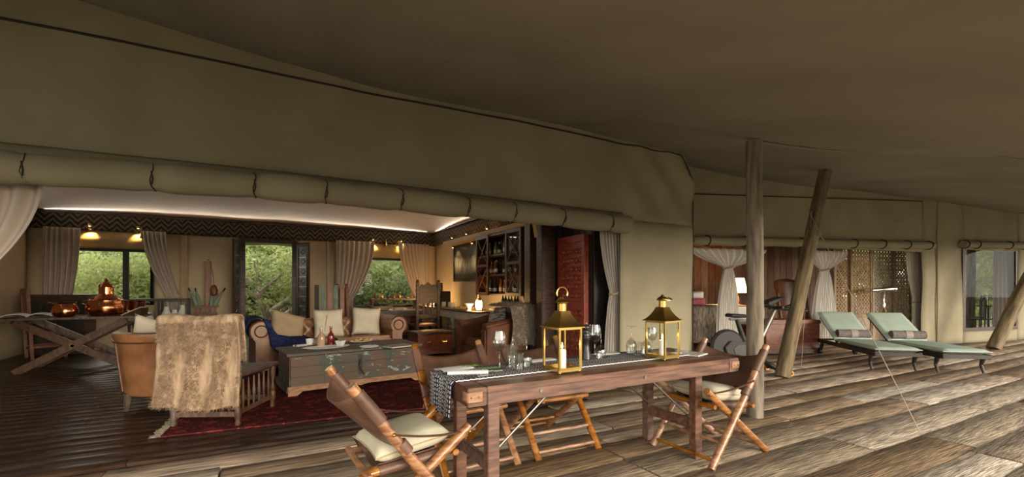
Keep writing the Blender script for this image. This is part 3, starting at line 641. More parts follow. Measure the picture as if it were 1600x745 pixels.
# runner
rn = MB(); RW, RL, HG = .40, 2.10, .215
def runner(u, v):
    s = u * (RL + HG); y = (v - .5) * RW
    if s < HG: a = HG - s; x = -.016 - .01 * math.sin(v * 9 + 1) - .02 * a / HG * (.5 + .5 * math.sin(v * 5)); z = -a + (0 if a > .02 else 0)
    else: x = s - HG - .012; z = .004 + .0008 * noise.noise((s * 6, y * 8, 0)); 
    return V((x, y + .015 * (HG - s if s < HG else 0) * math.sin(v * 7), z))
rn.grid(runner, 170, 14); ro = rn.build('table_runner', M['runner'], None, solid=.003, loc=(TX0 - .004, 2.70, TZ + .0005), rot=(0, 0, .035), angle=80)
tag(ro, 'navy and white chevron cloth runner hanging over the left table end', 'table runner')
mb = MB(); mb.tube([(x * .02, -RW / 2 - .002, .006 + .003 * (x % 2)) for x in range(105)], .0035, 5); mb.build('stitched_edge', M['napkin'], ro)
TT = TZ + .004
# lanterns
def lantern(lab, loc, rz, ring_tilt):
    L = thing('lantern', lab, 'lantern', loc, rz, 'brass lanterns on the dining table'); w = .093; hb = .275
    mb = MB(); mb.box((0, 0, .018), (2 * w, 2 * w, .012)); mb.build('base_plate', M['brass'], L, bevel=.003)
    for sx in (-1, 1):
        for sy in (-1, 1):
            mb = MB(); mb.ball((sx * (w - .012), sy * (w - .012), .009), .009, n=10, m=6); mb.build('foot', M['brass'], L)
            mb = MB(); mb.box((sx * (w - .006), sy * (w - .006), .024 + hb / 2), (.012, .012, hb)); mb.build('post', M['brass'], L)
    for a in range(4):
        R = Matrix.Rotation(a * PI / 2, 3, 'Z')
        mb = MB(); mb.box(R @ V((0, w - .006, .032)), (2 * w - .024 if a % 2 == 0 else .012, .012 if a % 2 == 0 else 2 * w - .024, .014)); mb.build('bottom_rail', M['brass'], L); mb = MB(); mb.box(R @ V((0, w - .006, .024 + hb - .006)), (2 * w - .024 if a % 2 == 0 else .012, .012 if a % 2 == 0 else 2 * w - .024, .012)); mb.build('top_rail', M['brass'], L)
        mb = MB(); mb.box(R @ V((0, w - .006, .03 + hb / 2)), (2 * w - .02 if a % 2 == 0 else .002, .002 if a % 2 == 0 else 2 * w - .02, hb - .03)); mb.build('pane', M['glass'], L)
    # pagoda roof: square section, concave sweep
    mb = MB(); prof = [(w + .016, .298), (w + .016, .304), (.088, .318), (.070, .340), (.054, .366), (.042, .392), (.036, .408)]
    vs = []; fs = []
    for r, z in prof: vs += [(r, r, z), (-r, r, z), (-r, -r, z), (r, -r, z)]
    for i in range(len(prof) - 1): fs += [(i * 4 + k, i * 4 + (k + 1) % 4, i * 4 + 4 + (k + 1) % 4, i * 4 + 4 + k) for k in range(4)]
    fs += [(0, 1, 2, 3), tuple(len(vs) - 4 + k for k in range(4))]; mb.add(vs, fs); mb.build('roof', M['brass'], L, angle=30)
    mb = MB(); mb.lathe([(.030, .405), (.030, .455), (.034, .458), (.044, .460), (.046, .466), (.034, .482), (.014, .492), (.012, .500), (.008, .504)], n=20); mb.build('chimney_cap', M['brass'], L)
    mb = MB(); c = V((0, 0, .487)); pts = []
    for k in range(25):
        a = PI * k / 24 - .25 + .5 * k / 24 * 1.0; a = -.35 + (PI + .7) * k / 24
        p = V((.044 * math.cos(a), 0, .036 + .044 * math.sin(a))); p = Matrix.Rotation(ring_tilt, 3, 'X') @ p; pts.append(c + p)
    mb.tube(pts, .006, 8); mb.build('ring_handle', M['brass'], L)
    return L
L1 = (1.735, 2.50); L2 = (2.735, 2.56)
lantern('brass lantern with upright ring handle at the middle of the dining table', (L1[0], L1[1], TZ), .04, 0)
lantern('brass lantern with folded ring handle nearer the right table end', (L2[0], L2[1], TZ + .004), .1, 1.9)
def candle(lab, x, y, z):
    c = thing('candle', lab, 'candle', (x, y, z), 0, 'pillar candles inside the table lanterns')
    mb = MB(); mb.lathe([(.027, 0), (.027, .118), (.024, .122), (.010, .117), (.0, .116)], n=18); mb.build('wax', M['wax'], c)
    mb = MB(); mb.cyl((0, 0, .115), (0, 0, .132), .0012, n=5); mb.build('wick', M['black'], c)
    mb = MB(); mb.lathe([(.001, .128), (.006, .138), (.0065, .146), (.003, .162), (.0005, .172)], n=10); mb.build('flame', M['flame'], c)
    l = bpy.data.lights.new('candle_light', 'POINT'); l.energy = .35; l.color = (1, .55, .2); l.shadow_soft_size = .01; link('candle_light', l, c, (0, 0, .15))
candle('lit white candle inside the middle lantern', L1[0], L1[1], TZ + .024); candle('lit white candle inside the right-hand lantern', L2[0], L2[1], TZ + .028)
# pepper mill
p = thing('pepper_mill', 'black turned pepper mill between the two lanterns', 'pepper mill', (2.17, 2.80, TT))
mb = MB(); mb.lathe([(.036, 0), (.036, .02), (.033, .026), (.034, .045), (.029, .06), (.024, .10), (.021, .13), (.026, .155), (.029, .17), (.028, .178), (.0, .178)], n=20); mb.build('body', M['mill'], p)
mb = MB(); mb.lathe([(.028, .180), (.029, .20), (.024, .21), (.020, .225), (.026, .242), (.028, .252), (.020, .268), (.0, .274)], n=20); mb.build('head', M['mill'], p)
mb = MB(); mb.ball((0, 0, .281), .008, n=10, m=6); mb.build('knob', M['steel'], p)
# glasses
WPROF = [(.036, 0), (.034, .003), (.008, .006), (.0045, .012), (.0042, .085), (.010, .095), (.030, .115), (.040, .145), (.041, .165), (.036, .20), (.033, .215), (.0315, .215), (.034, .20), (.0385, .165), (.0375, .145), (.028, .118), (.0, .102)]
TPROF = [(.030, 0), (.032, .002), (.034, .06), (.036, .13), (.0345, .13), (.032, .012), (.0, .010)]
def wglass(lab, x, y, flip=False, s=1.0, z=TT):
    mb = MB(); P_ = [(r * s, h * s) for r, h in WPROF]
    if flip: P_ = [(r, .215 * s - h) for r, h in P_]
    mb.lathe(P_, n=24, caps=False); o = mb.build('wine_glass', M['wineglass'], None, loc=(x, y, z), angle=70); return tag(o, lab, 'glass', 'wine glasses on the dining table')
def tumbler(lab, x, y, s=1.0):
    mb = MB(); mb.lathe([(r * s, h * s) for r, h in TPROF], n=24, caps=False); o = mb.build('tumbler', M['wineglass'], None, loc=(x, y, TT), angle=70); return tag(o, lab, 'glass', 'tumblers on the dining table')
wglass('large upright wine glass at the left of the leftmost glass cluster', 1.395, 2.76, s=1.22)
wglass('upturned wine glass behind the tall tumbler in the left cluster', 1.535, 2.83, True, 1.02)
wglass('upturned wine glass nearest the middle lantern in the left cluster', 1.58, 2.71, True, .98)
tumbler('tall clear tumbler beside the large wine glass, left cluster', 1.47, 2.72, 1.25); tumbler('short clear tumbler in front in the left cluster', 1.47, 2.615, .9)
wglass('large upright wine glass just behind the pepper mill', 2.32, 2.88, s=1.22); wglass('upturned wine glass right of the pepper mill', 2.29, 2.77, True, .95)
wglass('upturned wine glass left of the right-hand lantern', 2.70, 2.87, True, 1.1); wglass('upturned wine glass behind the right-hand lantern', 2.79, 2.79, True, 1.0); wglass('upright wine glass seen through the right-hand lantern', 2.93, 2.86, False, 1.0)
tumbler('clear tumbler beside the upturned glasses near the right-hand lantern', 2.66, 2.75, .9)
# napkins, menus, cutlery
def napkin(lab, x, y, rz, w=.26, d_=.10, h=.022, name='napkin', m='napkin', cat='napkin', z=TT):
    mb = MB(); 
    def f(u, v):
        a = 2 * PI * v; r = 1 + .12 * noise.noise((u * 5, math.cos(a), math.sin(a)))
        return ((u - .5) * w, math.cos(a) * d_ / 2 * r, h / 2 + math.sin(a) * h / 2 * (.85 if math.sin(a) > 0 else 1))
    mb.grid(f, 10, 14); o = mb.build(name, M[m], None, loc=(x, y, z), rot=(0, 0, rz), angle=70); return tag(o, lab, cat, 'white napkins on the dining table')
napkin('white rolled napkin lying across the left end of the runner', 1.13, 2.69, -.35, .26, .075, .03)
napkin('flat white napkin at the far left corner of the dining table', 1.12, 2.90, .15, .24, .14, .018, z=TZ)
napkin('white napkin on the far table edge behind the middle lantern', 1.83, 2.93, .1, .24, .11, .016, z=TZ)
napkin('pale folded napkin right of the pepper mill at the far edge', 2.48, 2.95, .05, .26, .10, .016, z=TZ)
napkin('white folded napkin at the right table end', 3.17, 2.73, .9, .22, .12, .014, z=TZ)
napkin('white napkin behind the right-hand lantern base', 2.98, 2.70, .05, .2, .09, .016, z=TZ)
def cutlery(lab, kind, x, y, rz, z=TT):
    o = thing(kind, lab, kind, (x, y, z), rz, 'cutlery on the dining table')
    if kind == 'knife':
        mb = MB(); mb.prism([(-.01, -.009), (.10, -.009), (.115, 0), (.10, .006), (-.01, .006)], .002, .004); mb.build('blade', M['steel'], o)
        mb = MB(); mb.tube([(-.10, 0, .005), (-.05, 0, .006), (-.01, 0, .005)], [.006, .007, .005], 8); mb.build('handle', M['black'], o)
    elif kind == 'fork':
        mb = MB(); mb.tube([(-.09, 0, .004), (-.04, 0, .004), (.04, 0, .006)], [.005, .004, .003], 8); mb.build('handle', M['steel'], o)
        mb = MB(); mb.box((.05, 0, .005), (.024, .022, .003)); [mb.box((.08, k * .0062 - .0093, .005), (.04, .0025, .002)) for k in range(4)]; mb.build('tines', M['steel'], o)
    else:
        mb = MB(); mb.tube([(-.09, 0, .004), (-.03, 0, .004), (.04, 0, .006)], [.005, .004, .003], 8); mb.build('handle', M['steel'], o)
        mb = MB(); mb.ball((.065, 0, .006), .028, .018, .006, 14, 8); mb.build('bowl', M['steel'], o)
    return o
cutlery('spoon lying beside the rolled napkin on the runner', 'spoon', 1.29, 2.83, -.5); cutlery('table knife near the front runner edge beside the rolled napkin', 'knife', 1.16, 2.585, .12); cutlery('fork lying left of the large wine glass', 'fork', 1.28, 2.70, -.15)
cutlery('black-handled knife right of the pepper mill', 'knife', 2.44, 2.84, .2); cutlery('fork at the right table end beside the folded napkin', 'fork', 3.08, 2.66, .5, TZ)
cutlery('table knife between the left glass cluster and the middle lantern', 'knife', 1.69, 2.80, .3)
# menu card with book at the right end
mb = MB(); mb.box((0, 0, .006), (.2, .15, .012)); o = mb.build('notebook', M['book'], None, bevel=.003, loc=(3.15, 2.60, TZ), rot=(0, 0, .3)); tag(o, 'pale closed notebook by the right front corner of the dining table', 'notebook')
# sunglasses-like herb sprigs on the runner
for lab, x, y in (('small green leaf sprig on the far left of the runner', 1.24, 2.92), ('small green leaf sprig in front of the large wine glass', 1.33, 2.77)):
    o = thing('leaf_sprig', lab, 'sprig', (x, y, TZ + .006)); mb = MB(); mb.tube([(-.07, 0, .004), (0, .01, .010), (.07, 0, .006)], .003, 5); mb.build('stem', M['green'], o)
    for k in range(7): mb = MB(); a = k * 2.4; mb.ball((-.05 + k * .016, .018 * math.sin(a), .010), .020, .009, .004, 8, 4); mb.build('leaf', M['green'], o)
# ------------------------------------------------------------------ safari chairs
def safari_chair(lab, loc, rz, cush=True):
    c = thing('safari_chair', lab, 'chair', loc, rz, 'folding leather safari chairs around the dining table'); W = .285; r = .027
    for s in (-1, 1):
        y = s * W
        mb = MB(); mb.tube([(.36, y, .004), (-.02, y, .48), (-.30, y, .86)], [r, r, r * .98], 14); mb.build('back_post', M['honey'], c)
        mb = MB(); mb.tube([(-.37, y - s * .05, .004), (0, y - s * .05, .29), (.345, y - s * .05, .56)], r, 14); mb.build('front_post', M['honey'], c)
        mb = MB(); mb.tube([(-.21, y - s * .10, .385), (.27, y - s * .10, .43)], .021, 12); mb.build('seat_rail', M['honey'], c)
        # leather sleeves round posts and rails
        def bp(t): return V((.36, y, .004)).lerp(V((-.30, y, .86)), t)
        mb = MB(); mb.tube([bp(.78), bp(.86), bp(.955)], [r + .005, r + .007, r + .005], 14); mb.build('back_sleeve', M['brownleather'], c)
        mb = MB(); mb.tube([bp(.58), bp(.64)], r + .005, 14); mb.build('lower_sleeve', M['brownleather'], c)
        mb = MB(); mb.tube([V((-.14, y - s * .10, .392)), V((.19, y - s * .10, .422))], .026, 14); mb.build('seat_sleeve', M['brownleather'], c)
        # strap arm
        a, b = bp(.70), V((.335, y - s * .05, .535)); mb = MB()
        mb.tube([a.lerp(b, k / 10) - V((0, 0, .018 * math.sin(PI * k / 10))) + V((0, s * .022 * (1 - k / 10), 0)) for k in range(11)], .014, 8, flat=.35); mb.build('arm_strap', M['brownleather'], c)
        for q in (a + V((0, s * .026, 0)), b + V((0, s * .024, .0)), V((.0, y, .47))): mb = MB(); mb.ball(q, .010, n=8, m=5); mb.build('brass_stud', M['oldbrass'], c)
    for x, z, dd in ((.325, .055, W), (.235, .17, W), (-.335, .045, W - .05), (-.20, .135, W - .05)):
        mb = MB(); mb.cyl((x, -dd, z), (x, dd, z), .013, n=10); mb.build('rung', M['honey'], c)
    for x, z in ((.26, .43), (-.20, .386)): mb = MB(); mb.cyl((x, -W + .04, z), (x, W - .04, z), .018, n=10); mb.build('seat_bar', M['honey'], c)
    # slings
    def back(u, v):
        y = (u * 2 - 1) * (W + .004); t = .60 + .345 * v; sag = 1 - (2 * u - 1) ** 2
        p = V((.36, 0, .004)).lerp(V((-.30, 0, .86)), t); return (p.x - .075 * sag - .01, y, p.z - .055 * sag * v + .02 * sag * (1 - v) - .015 * sag)
    mb = MB(); mb.grid(back, 22, 10); mb.build('back_sling', M['brownleather'], c, solid=.005)
    def seat(u, v):
        y = (u * 2 - 1) * (W - .10); x = -.14 + .33 * v; sag = 1 - (2 * u - 1) ** 2; return (x, y, .408 + .03 * v + .02 - .055 * sag)
    mb = MB(); mb.grid(seat, 14, 8); mb.build('seat_sling', M['brownleather'], c, solid=.005)
    return c
def seat_cushion(lab, loc, rz, tilt):
    mb = MB(); cushion(mb, .43, .43, .13, 16, .08, 'xy'); o = mb.build('seat_cushion', M['sage'], None, loc=loc, rot=(0, tilt, rz), angle=80)
    tag(o, lab, 'cushion', 'cream cushions on the safari chairs')
    mb = MB(); pp_ = []
    for k in range(64):
        a = 2 * PI * k / 64; x, y = math.cos(a), math.sin(a); q = max(abs(x), abs(y)); x, y = x / q, y / q
        pp_.append((x * .215 * (1 - .08 * (1 - y * y)), y * .215 * (1 - .08 * (1 - x * x)), 0))
    mb.tube(pp_, .004, 6, closed=True); mb.build('piping', M['tan'], o); return o
CH = [('safari chair at the near left end of the dining table', (.62, 2.52, 0), 0.06), ('safari chair pushed in at the right end of the dining table', (3.19, 2.475, 0), PI),
      ('safari chair behind the left part of the dining table', (1.33, 3.27, 0), -PI / 2 + .05), ('safari chair behind the middle of the dining table', (2.10, 3.27, 0), -PI / 2 - .02)]
c0 = safari_chair(*CH[0])
for lab, loc, rz in CH[1:]: dup(c0, lab, loc, rz)
seat_cushion('cream cushion on the safari chair at the near left', (.66, 2.53, .492), .1, -.13); seat_cushion('olive cream cushion on the safari chair at the right end', (3.16, 2.475, .488), PI + .05, -.13)
seat_cushion('cream cushion on the safari chair behind the left table part', (1.34, 3.25, .488), -PI / 2, -.1); seat_cushion('cream cushion on the safari chair behind the table middle', (2.10, 3.25, .488), -PI / 2, -.1)
# ================================================================== SITTING ROOM
rg = MB(); rg.box((0, 0, .007), (3.75, 3.35, .014)); ro_ = rg.build('rug', M['rug'], None, loc=(1.17, 6.40, FZ), rot=(0, 0, -.075)); tag(ro_, 'deep red patterned rug under the painted chest', 'rug')
mb = MB(); 
for k in range(150):
    y = -1.67 + k * 3.34 / 149; mb.tube([(-1.875, y, .008), (-1.93, y + random.uniform(-.01, .01), .008), (-1.95 + random.uniform(-.02, .02), y + random.uniform(-.02, .02), .004)], .004, 4)
stuff(mb.build('fringe', M['fur2'], ro_))
RZ = FZ + .015
# --- painted chest used as coffee table
TRA = math.radians(8); q0 = V((.20, 5.92, 0)); ex = V((math.cos(TRA), math.sin(TRA), 0)); ey = V((-math.sin(TRA), math.cos(TRA), 0))
TRW, TRD, TRH = 1.70, .80, .50
tc_ = q0 + ex * TRW / 2 + ey * TRD / 2
tr = thing('painted_chest', 'large distressed green painted chest serving as a coffee table on the red rug', 'chest', (tc_.x, tc_.y, RZ), TRA)
nb = 3; ph = (TRH - .13) / nb
for k in range(nb):
    z = .09 + ph * (k + .5)
    for y in (-TRD / 2 + .02, TRD / 2 - .02): mb = MB(); mb.box((0, 0, 0), (TRW - .06, .03, ph - .002)); mb.v = [(a, b + y, c + z) for a, b, c in mb.v]; mb.build('board', M['trunk'], tr, bevel=.003)
    for x in (-TRW / 2 + .035, TRW / 2 - .035): mb = MB(); mb.box((0, 0, 0), (.03, TRD - .075, ph - .002)); mb.v = [(a + x, b, c + z) for a, b, c in mb.v]; mb.build('board', M['trunk'], tr, bevel=.003)
for k in range(4): mb = MB(); mb.box((0, 0, 0), (TRW + .03, (TRD + .03) / 4 - .003, .032)); mb.build('lid_board', M['trunk'], tr, bevel=.006, loc=(0, -(TRD + .03) / 2 + (TRD + .03) / 4 * (k + .5), TRH - .016))
mb = MB(); pl = [(-TRW / 2, .11), (TRW / 2, .11), (TRW / 2, 0), (TRW / 2 - .10, 0), (TRW / 2 - .16, .045), (.1, .05), (0, .03), (-.1, .05), (-TRW / 2 + .16, .045), (-TRW / 2 + .10, 0), (-TRW / 2, 0)]
mb.prism(pl, -TRD / 2 - .012, -TRD / 2 + .01, lambda a, b, h: (a, h, b)); mb.prism(pl, TRD / 2 - .01, TRD / 2 + .012, lambda a, b, h: (a, h, b)); mb.build('plinth', M['endwood'], tr)
for x in (-TRW / 2, TRW / 2): mb = MB(); mb.bb(x - .012, x + .012, -TRD / 2 + .011, TRD / 2 - .011, .03, .11); mb.build('side_plinth', M['trunk'], tr)
mb = MB(); mb.box((.0, -TRD / 2 + .002, .30), (.05, .008, .26)); mb.build('hasp', M['blackwood'], tr, bevel=.003)
mb = MB(); mb.tube([(.0, -TRD / 2 - .008, .36), (-.02, -TRD / 2 - .014, .29), (.01, -TRD / 2 - .014, .22), (.05, -TRD / 2 - .008, .17)], .009, 6); mb.build('latch', M['darkcord'], tr)
for x in (-.42, .42): mb = MB(); mb.box((x, -TRD / 2 + .002, .285), (.035, .008, .36)); mb.build('iron_band', M['trunk'], tr)
TRT = RZ + TRH
def ontr(px, py): return onZ(px, py, TRT)
# tray and tableware on trunk
def on(px, py): p = ontr(px, py); p.z = TRT; return p
p = on(510, 543); ty = thing('tray', 'white oval tray with bottles on the painted chest', 'tray', p, TRA); mb = MB(); mb.lathe([(.0, .0), (.20, 0), (.235, .012), (.24, .016), (.232, .016), (.20, .006), (0, .005)], n=28); o = mb.build('dish', M['white'], ty); o.scale = (1.25, .62, 1)
p = on(484, 540); p.z += .008; cu = thing('cup', 'white cup and saucer left of the juice bottle', 'cup', p)
mb = MB(); mb.lathe([(.0, 0), (.05, .0), (.07, .01), (.0, .008)], n=20); mb.build('saucer', M['white'], cu)
mb = MB(); mb.lathe([(.03, .01), (.045, .03), (.052, .085), (.048, .085), (.04, .03), (0, .02)], n=20, caps=False); mb.build('bowl', M['white'], cu)
mb = MB(); mb.tube([(.05, 0, .07), (.075, 0, .065), (.075, 0, .04), (.047, 0, .03)], .005, 6); mb.build('handle', M['white'], cu)
def bottle(lab, p, m, h=.24, r=.035, cap='linen', rz=0, grp=None, name='bottle', labelm=None):
    b = thing(name, lab, 'bottle', p, rz, grp); mb = MB()
    mb.lathe([(r * .9, 0), (r, .01), (r, h * .55), (r * .8, h * .66), (r * .38, h * .78), (r * .36, h * .95), (r * .44, h * .955), (r * .44, h), (0, h)], n=16); mb.build('body', M[m], b)
    mb = MB(); mb.cyl((0, 0, h + .0), (0, 0, h + .025), r * .42, n=12); mb.build('stopper', M[cap], b)
    if labelm: mb = MB(); mb.lathe([(r + .001, h * .18), (r + .001, h * .45)], n=16, caps=False); mb.build('paper_label', M[labelm], b)
    return b
p = on(502, 541); p.z += .008; bottle('pale juice bottle with flower stopper on the tray', p, 'juice', .22, .05)
p = on(517, 540); p.z += .008; bottle('dark red sauce bottle on the tray', p, 'sauce', .23, .042, 'endwood')
fs_ = thing('flower_stem', 'thin yellow flower stem standing in the pale juice bottle', 'flower', on(505, 541) + V((.02, 0, .20))); mb = MB(); mb.tube([(0, 0, 0), (.01, 0, .1), (.03, 0, .22)], .003, 5); mb.build('stem', M['green'], fs_)
for k in range(6): mb = MB(); mb.ball((.012 + k * .003, .006 * (-1) ** k, .10 + k * .023), .010, n=8, m=5); mb.build('blossom', M['pelmet'], fs_)
p = on(532, 541); p.z += .008; b_ = thing('bowl', 'small white square bowl with herb on the tray', 'bowl', p); mb = MB(); mb.lathe([(.035, 0), (.045, .01), (.07, .07), (.065, .07), (.04, .015), (0, .012)], n=4, caps=False); mb.build('dish', M['white'], b_, angle=20); mb = MB(); mb.ball((.02, 0, .075), .03, .02, .02, 8, 5); mb.build('herb', M['green'], b_)
def plate(lab, p, r=.13, name='plate', foods=0, fr=.7, grp='white plates'):
    b = thing(name, lab, 'plate', p, 0, grp); mb = MB(); mb.lathe([(.0, 0), (r * .6, 0), (r, .018), (r, .022), (r * .62, .006), (0, .005)], n=28); mb.build('dish', M['white'], b)
    for k in range(foods):
        a = k * 2.4; q = (r * fr * math.cos(a) * math.sqrt((k + .5) / foods), r * fr * math.sin(a) * math.sqrt((k + .5) / foods)); mb = MB(); mb.ball((q[0], q[1], .026 + .008 * (k % 3)), .035, .022, .018, 10, 6); mb.build('food_piece', M['food'], b, rot=(0, 0, 0))
    return b
plate('white plate of pastries at the middle of the painted chest', on(562, 534), .17, foods=14, fr=.9); plate('empty white bowl-like plate in front of the pastries', on(577, 543), .12)
o = thing('magazine', 'magazine lying at the right end of the painted chest', 'magazine', on(622, 541), TRA + .2); mb = MB(); mb.box((0, 0, .007), (.33, .24, .012)); mb.build('pages', M['paper'], o); mb = MB(); mb.box((0, 0, .0145), (.335, .245, .003)); mb.build('cover', M['oxleather'], o)
napkin('crumpled white napkin beside the cup on the painted chest', on(470, 541).x, on(470, 541).y, .4, .16, .12, .03, z=TRT)['group'] = 'napkins on the painted chest'
# --- chesterfield sofa
SA = math.radians(8); sp = V((-.22, 7.48, 0)); sx_ = V((math.cos(SA), math.sin(SA), 0)); sy_ = V((-math.sin(SA), math.cos(SA), 0)); SW, SD = 2.36, .95
s_c = sp + sx_ * SW / 2 + sy_ * SD / 2
sf = thing('chesterfield_sofa', 'tufted tan leather rolled-arm sofa facing the painted chest', 'sofa', (s_c.x, s_c.y, FZ), SA)
mb = MB(); mb.box((0, .02, .21), (SW - .34, SD - .12, .24)); mb.build('base', M['leather'], sf, bevel=.03)
for x in (-.5, .5): mb = MB(); mb.box((x, -.10, .40), (.99, SD - .34, .16)); mb.build('seat_pad', M['leather'], sf, bevel=.05)
def arm_profile(): 
    pts = [(-.09, .08), (.09, .08), (.09, .52)]; c = (-.02, .66); R = .155
    for k in range(15): a = -0.7 + (PI + 1.4) * k / 14; pts.append((c[0] + R * math.cos(a), c[1] + R * math.sin(a)))
    return pts + [(-.09, .52)]
for s in (-1, 1):
    mb = MB(); P_ = [(s * (-a) + s * (SW / 2 - .15), b) for a, b in arm_profile()]; mb.prism(P_, -SD / 2 + .02, SD / 2 - .06, lambda a, b, h: (a, h, b)); mb.build('arm', M['leather'], sf, bevel=.012, angle=50)
    mb = MB(); c_ = (s * (SW / 2 - .13), .66)
    mb.tube([(c_[0] + .15 * math.cos(a), -SD / 2 + .015, c_[1] + .15 * math.sin(a)) for a in [-.8 + (PI + 1.6) * k / 24 for k in range(25)]], .012, 8); mb.tube([(c_[0] + .085 * math.cos(a), -SD / 2 + .012, c_[1] + .085 * math.sin(a)) for a in [2 * PI * k / 20 for k in range(20)]], .010, 8, closed=True); mb.build('arm_piping', M['oxleather'], sf)
    for y in (-SD / 2 + .1, SD / 2 - .12): mb = MB(); mb.lathe([(.025, 0), (.04, .03), (.045, .07), (.03, .095)], (s * (SW / 2 - .16), y, .0), 12); mb.build('foot', M['dkwood'], sf)
bx = [(-SW / 2 + .35 + i * .19 + (.095 if j % 2 else 0), .50 + j * .10) for j in range(3) for i in range(9 if j % 2 else 10) if -SW / 2 + .35 + i * .19 + (.095 if j % 2 else 0) < SW / 2 - .3]
def backf(u, v):
    x = -SW / 2 + .24 + u * (SW - .48)
    if v < .6: z = .42 + v / .6 * .28; y = SD / 2 - .30 + .04 * v
    else:
        a = (v - .6) / .4 * PI * 1.2; z = .70 + .075 * math.sin(a) + .05 * (v - .6); y = SD / 2 - .18 - .10 * math.cos(a)
    dm = 0
    for a_, b_2 in bx: 
        dd = math.hypot(x - a_, z - b_2); dm = max(dm, math.exp(-(dd / .04) ** 2))
    return (x, y + .035 * dm, z)
mb = MB(); mb.grid(backf, 90, 24); mb.build('tufted_back', M['leather'], sf, solid=.01, angle=80)
mb = MB(); mb.bb(-SW / 2 + .12, SW / 2 - .12, SD / 2 - .18, SD / 2 - .04, .1, .72); mb.build('back_frame', M['leather'], sf, bevel=.04)
for a_, b_2 in bx: mb = MB(); mb.ball((a_, SD / 2 - .30 + .05, b_2), .014, .010, .014, 8, 5); mb.build('button', M['oxleather'], sf)
def throw_pillow(lab, m, p, w, h, t_, rz, lean, roll=0, grp='cushions on the sofa', name='cushion'):
    mb = MB(); cushion(mb, w, h, t_); o = mb.build(name, M[m], None, loc=p, angle=80); o.rotation_euler = Euler((lean, roll, rz), 'XYZ'); return tag(o, lab, 'cushion', grp)
def sl(x, y, z): q = s_c + sx_ * x + sy_ * y; return (q.x, q.y, FZ + z)
throw_pillow('square cream linen cushion at the middle of the leather sofa', 'linen', sl(.02, .06, .70), .50, .50, .17, SA, -.28)
throw_pillow('cream linen cushion at the right end of the leather sofa', 'linen', sl(.66, .06, .71), .50, .50, .17, SA - .12, -.28, .07)
throw_pillow('tan cushion leaning at the left end of the leather sofa', 'tan', sl(-.62, .02, .69), .56, .46, .16, SA + .25, -.40, .30)
# navy throw over left arm
NP = [(-1.235, .55), (-1.25, .70), (-1.20, .825), (-1.05, .85), (-.95, .80), (-.90, .68), (-.82, .56), (-.60, .515), (-.36, .505)]
def navy(u, v):
    k = u * (len(NP) - 1); i = min(int(k), len(NP) - 2); f = k - i; x = NP[i][0] * (1 - f) + NP[i + 1][0] * f; z = NP[i][1] * (1 - f) + NP[i + 1][1] * f
    w = .016 * noise.noise((u * 7, v * 7, 3))
    if v < .6: return (x, .25 - v / .6 * (.745 if u > .5 else .745 - .22 * (1 - u / .5)), z + .012 + w)
    h = .42 * max(0, min(1, (u - .42) / .2)) * (1 - .5 * u) * (v - .6) / .4; return (x + .05 * (v - .6) * math.sin(u * 9), -.505 + (0 if u > .5 else .22 * (1 - u / .5)) - .025 * math.sin((v - .6) * 6) - .02 * math.sin(u * 22), z + .012 - h)
mb = MB(); mb.grid(navy, 48, 34); nv = mb.build('throw_blanket', M['navy'], None, solid=.010, angle=80, loc=(s_c.x, s_c.y, FZ), rot=(0, 0, SA)); tag(nv, 'navy blue throw draped over the left arm of the leather sofa', 'blanket')
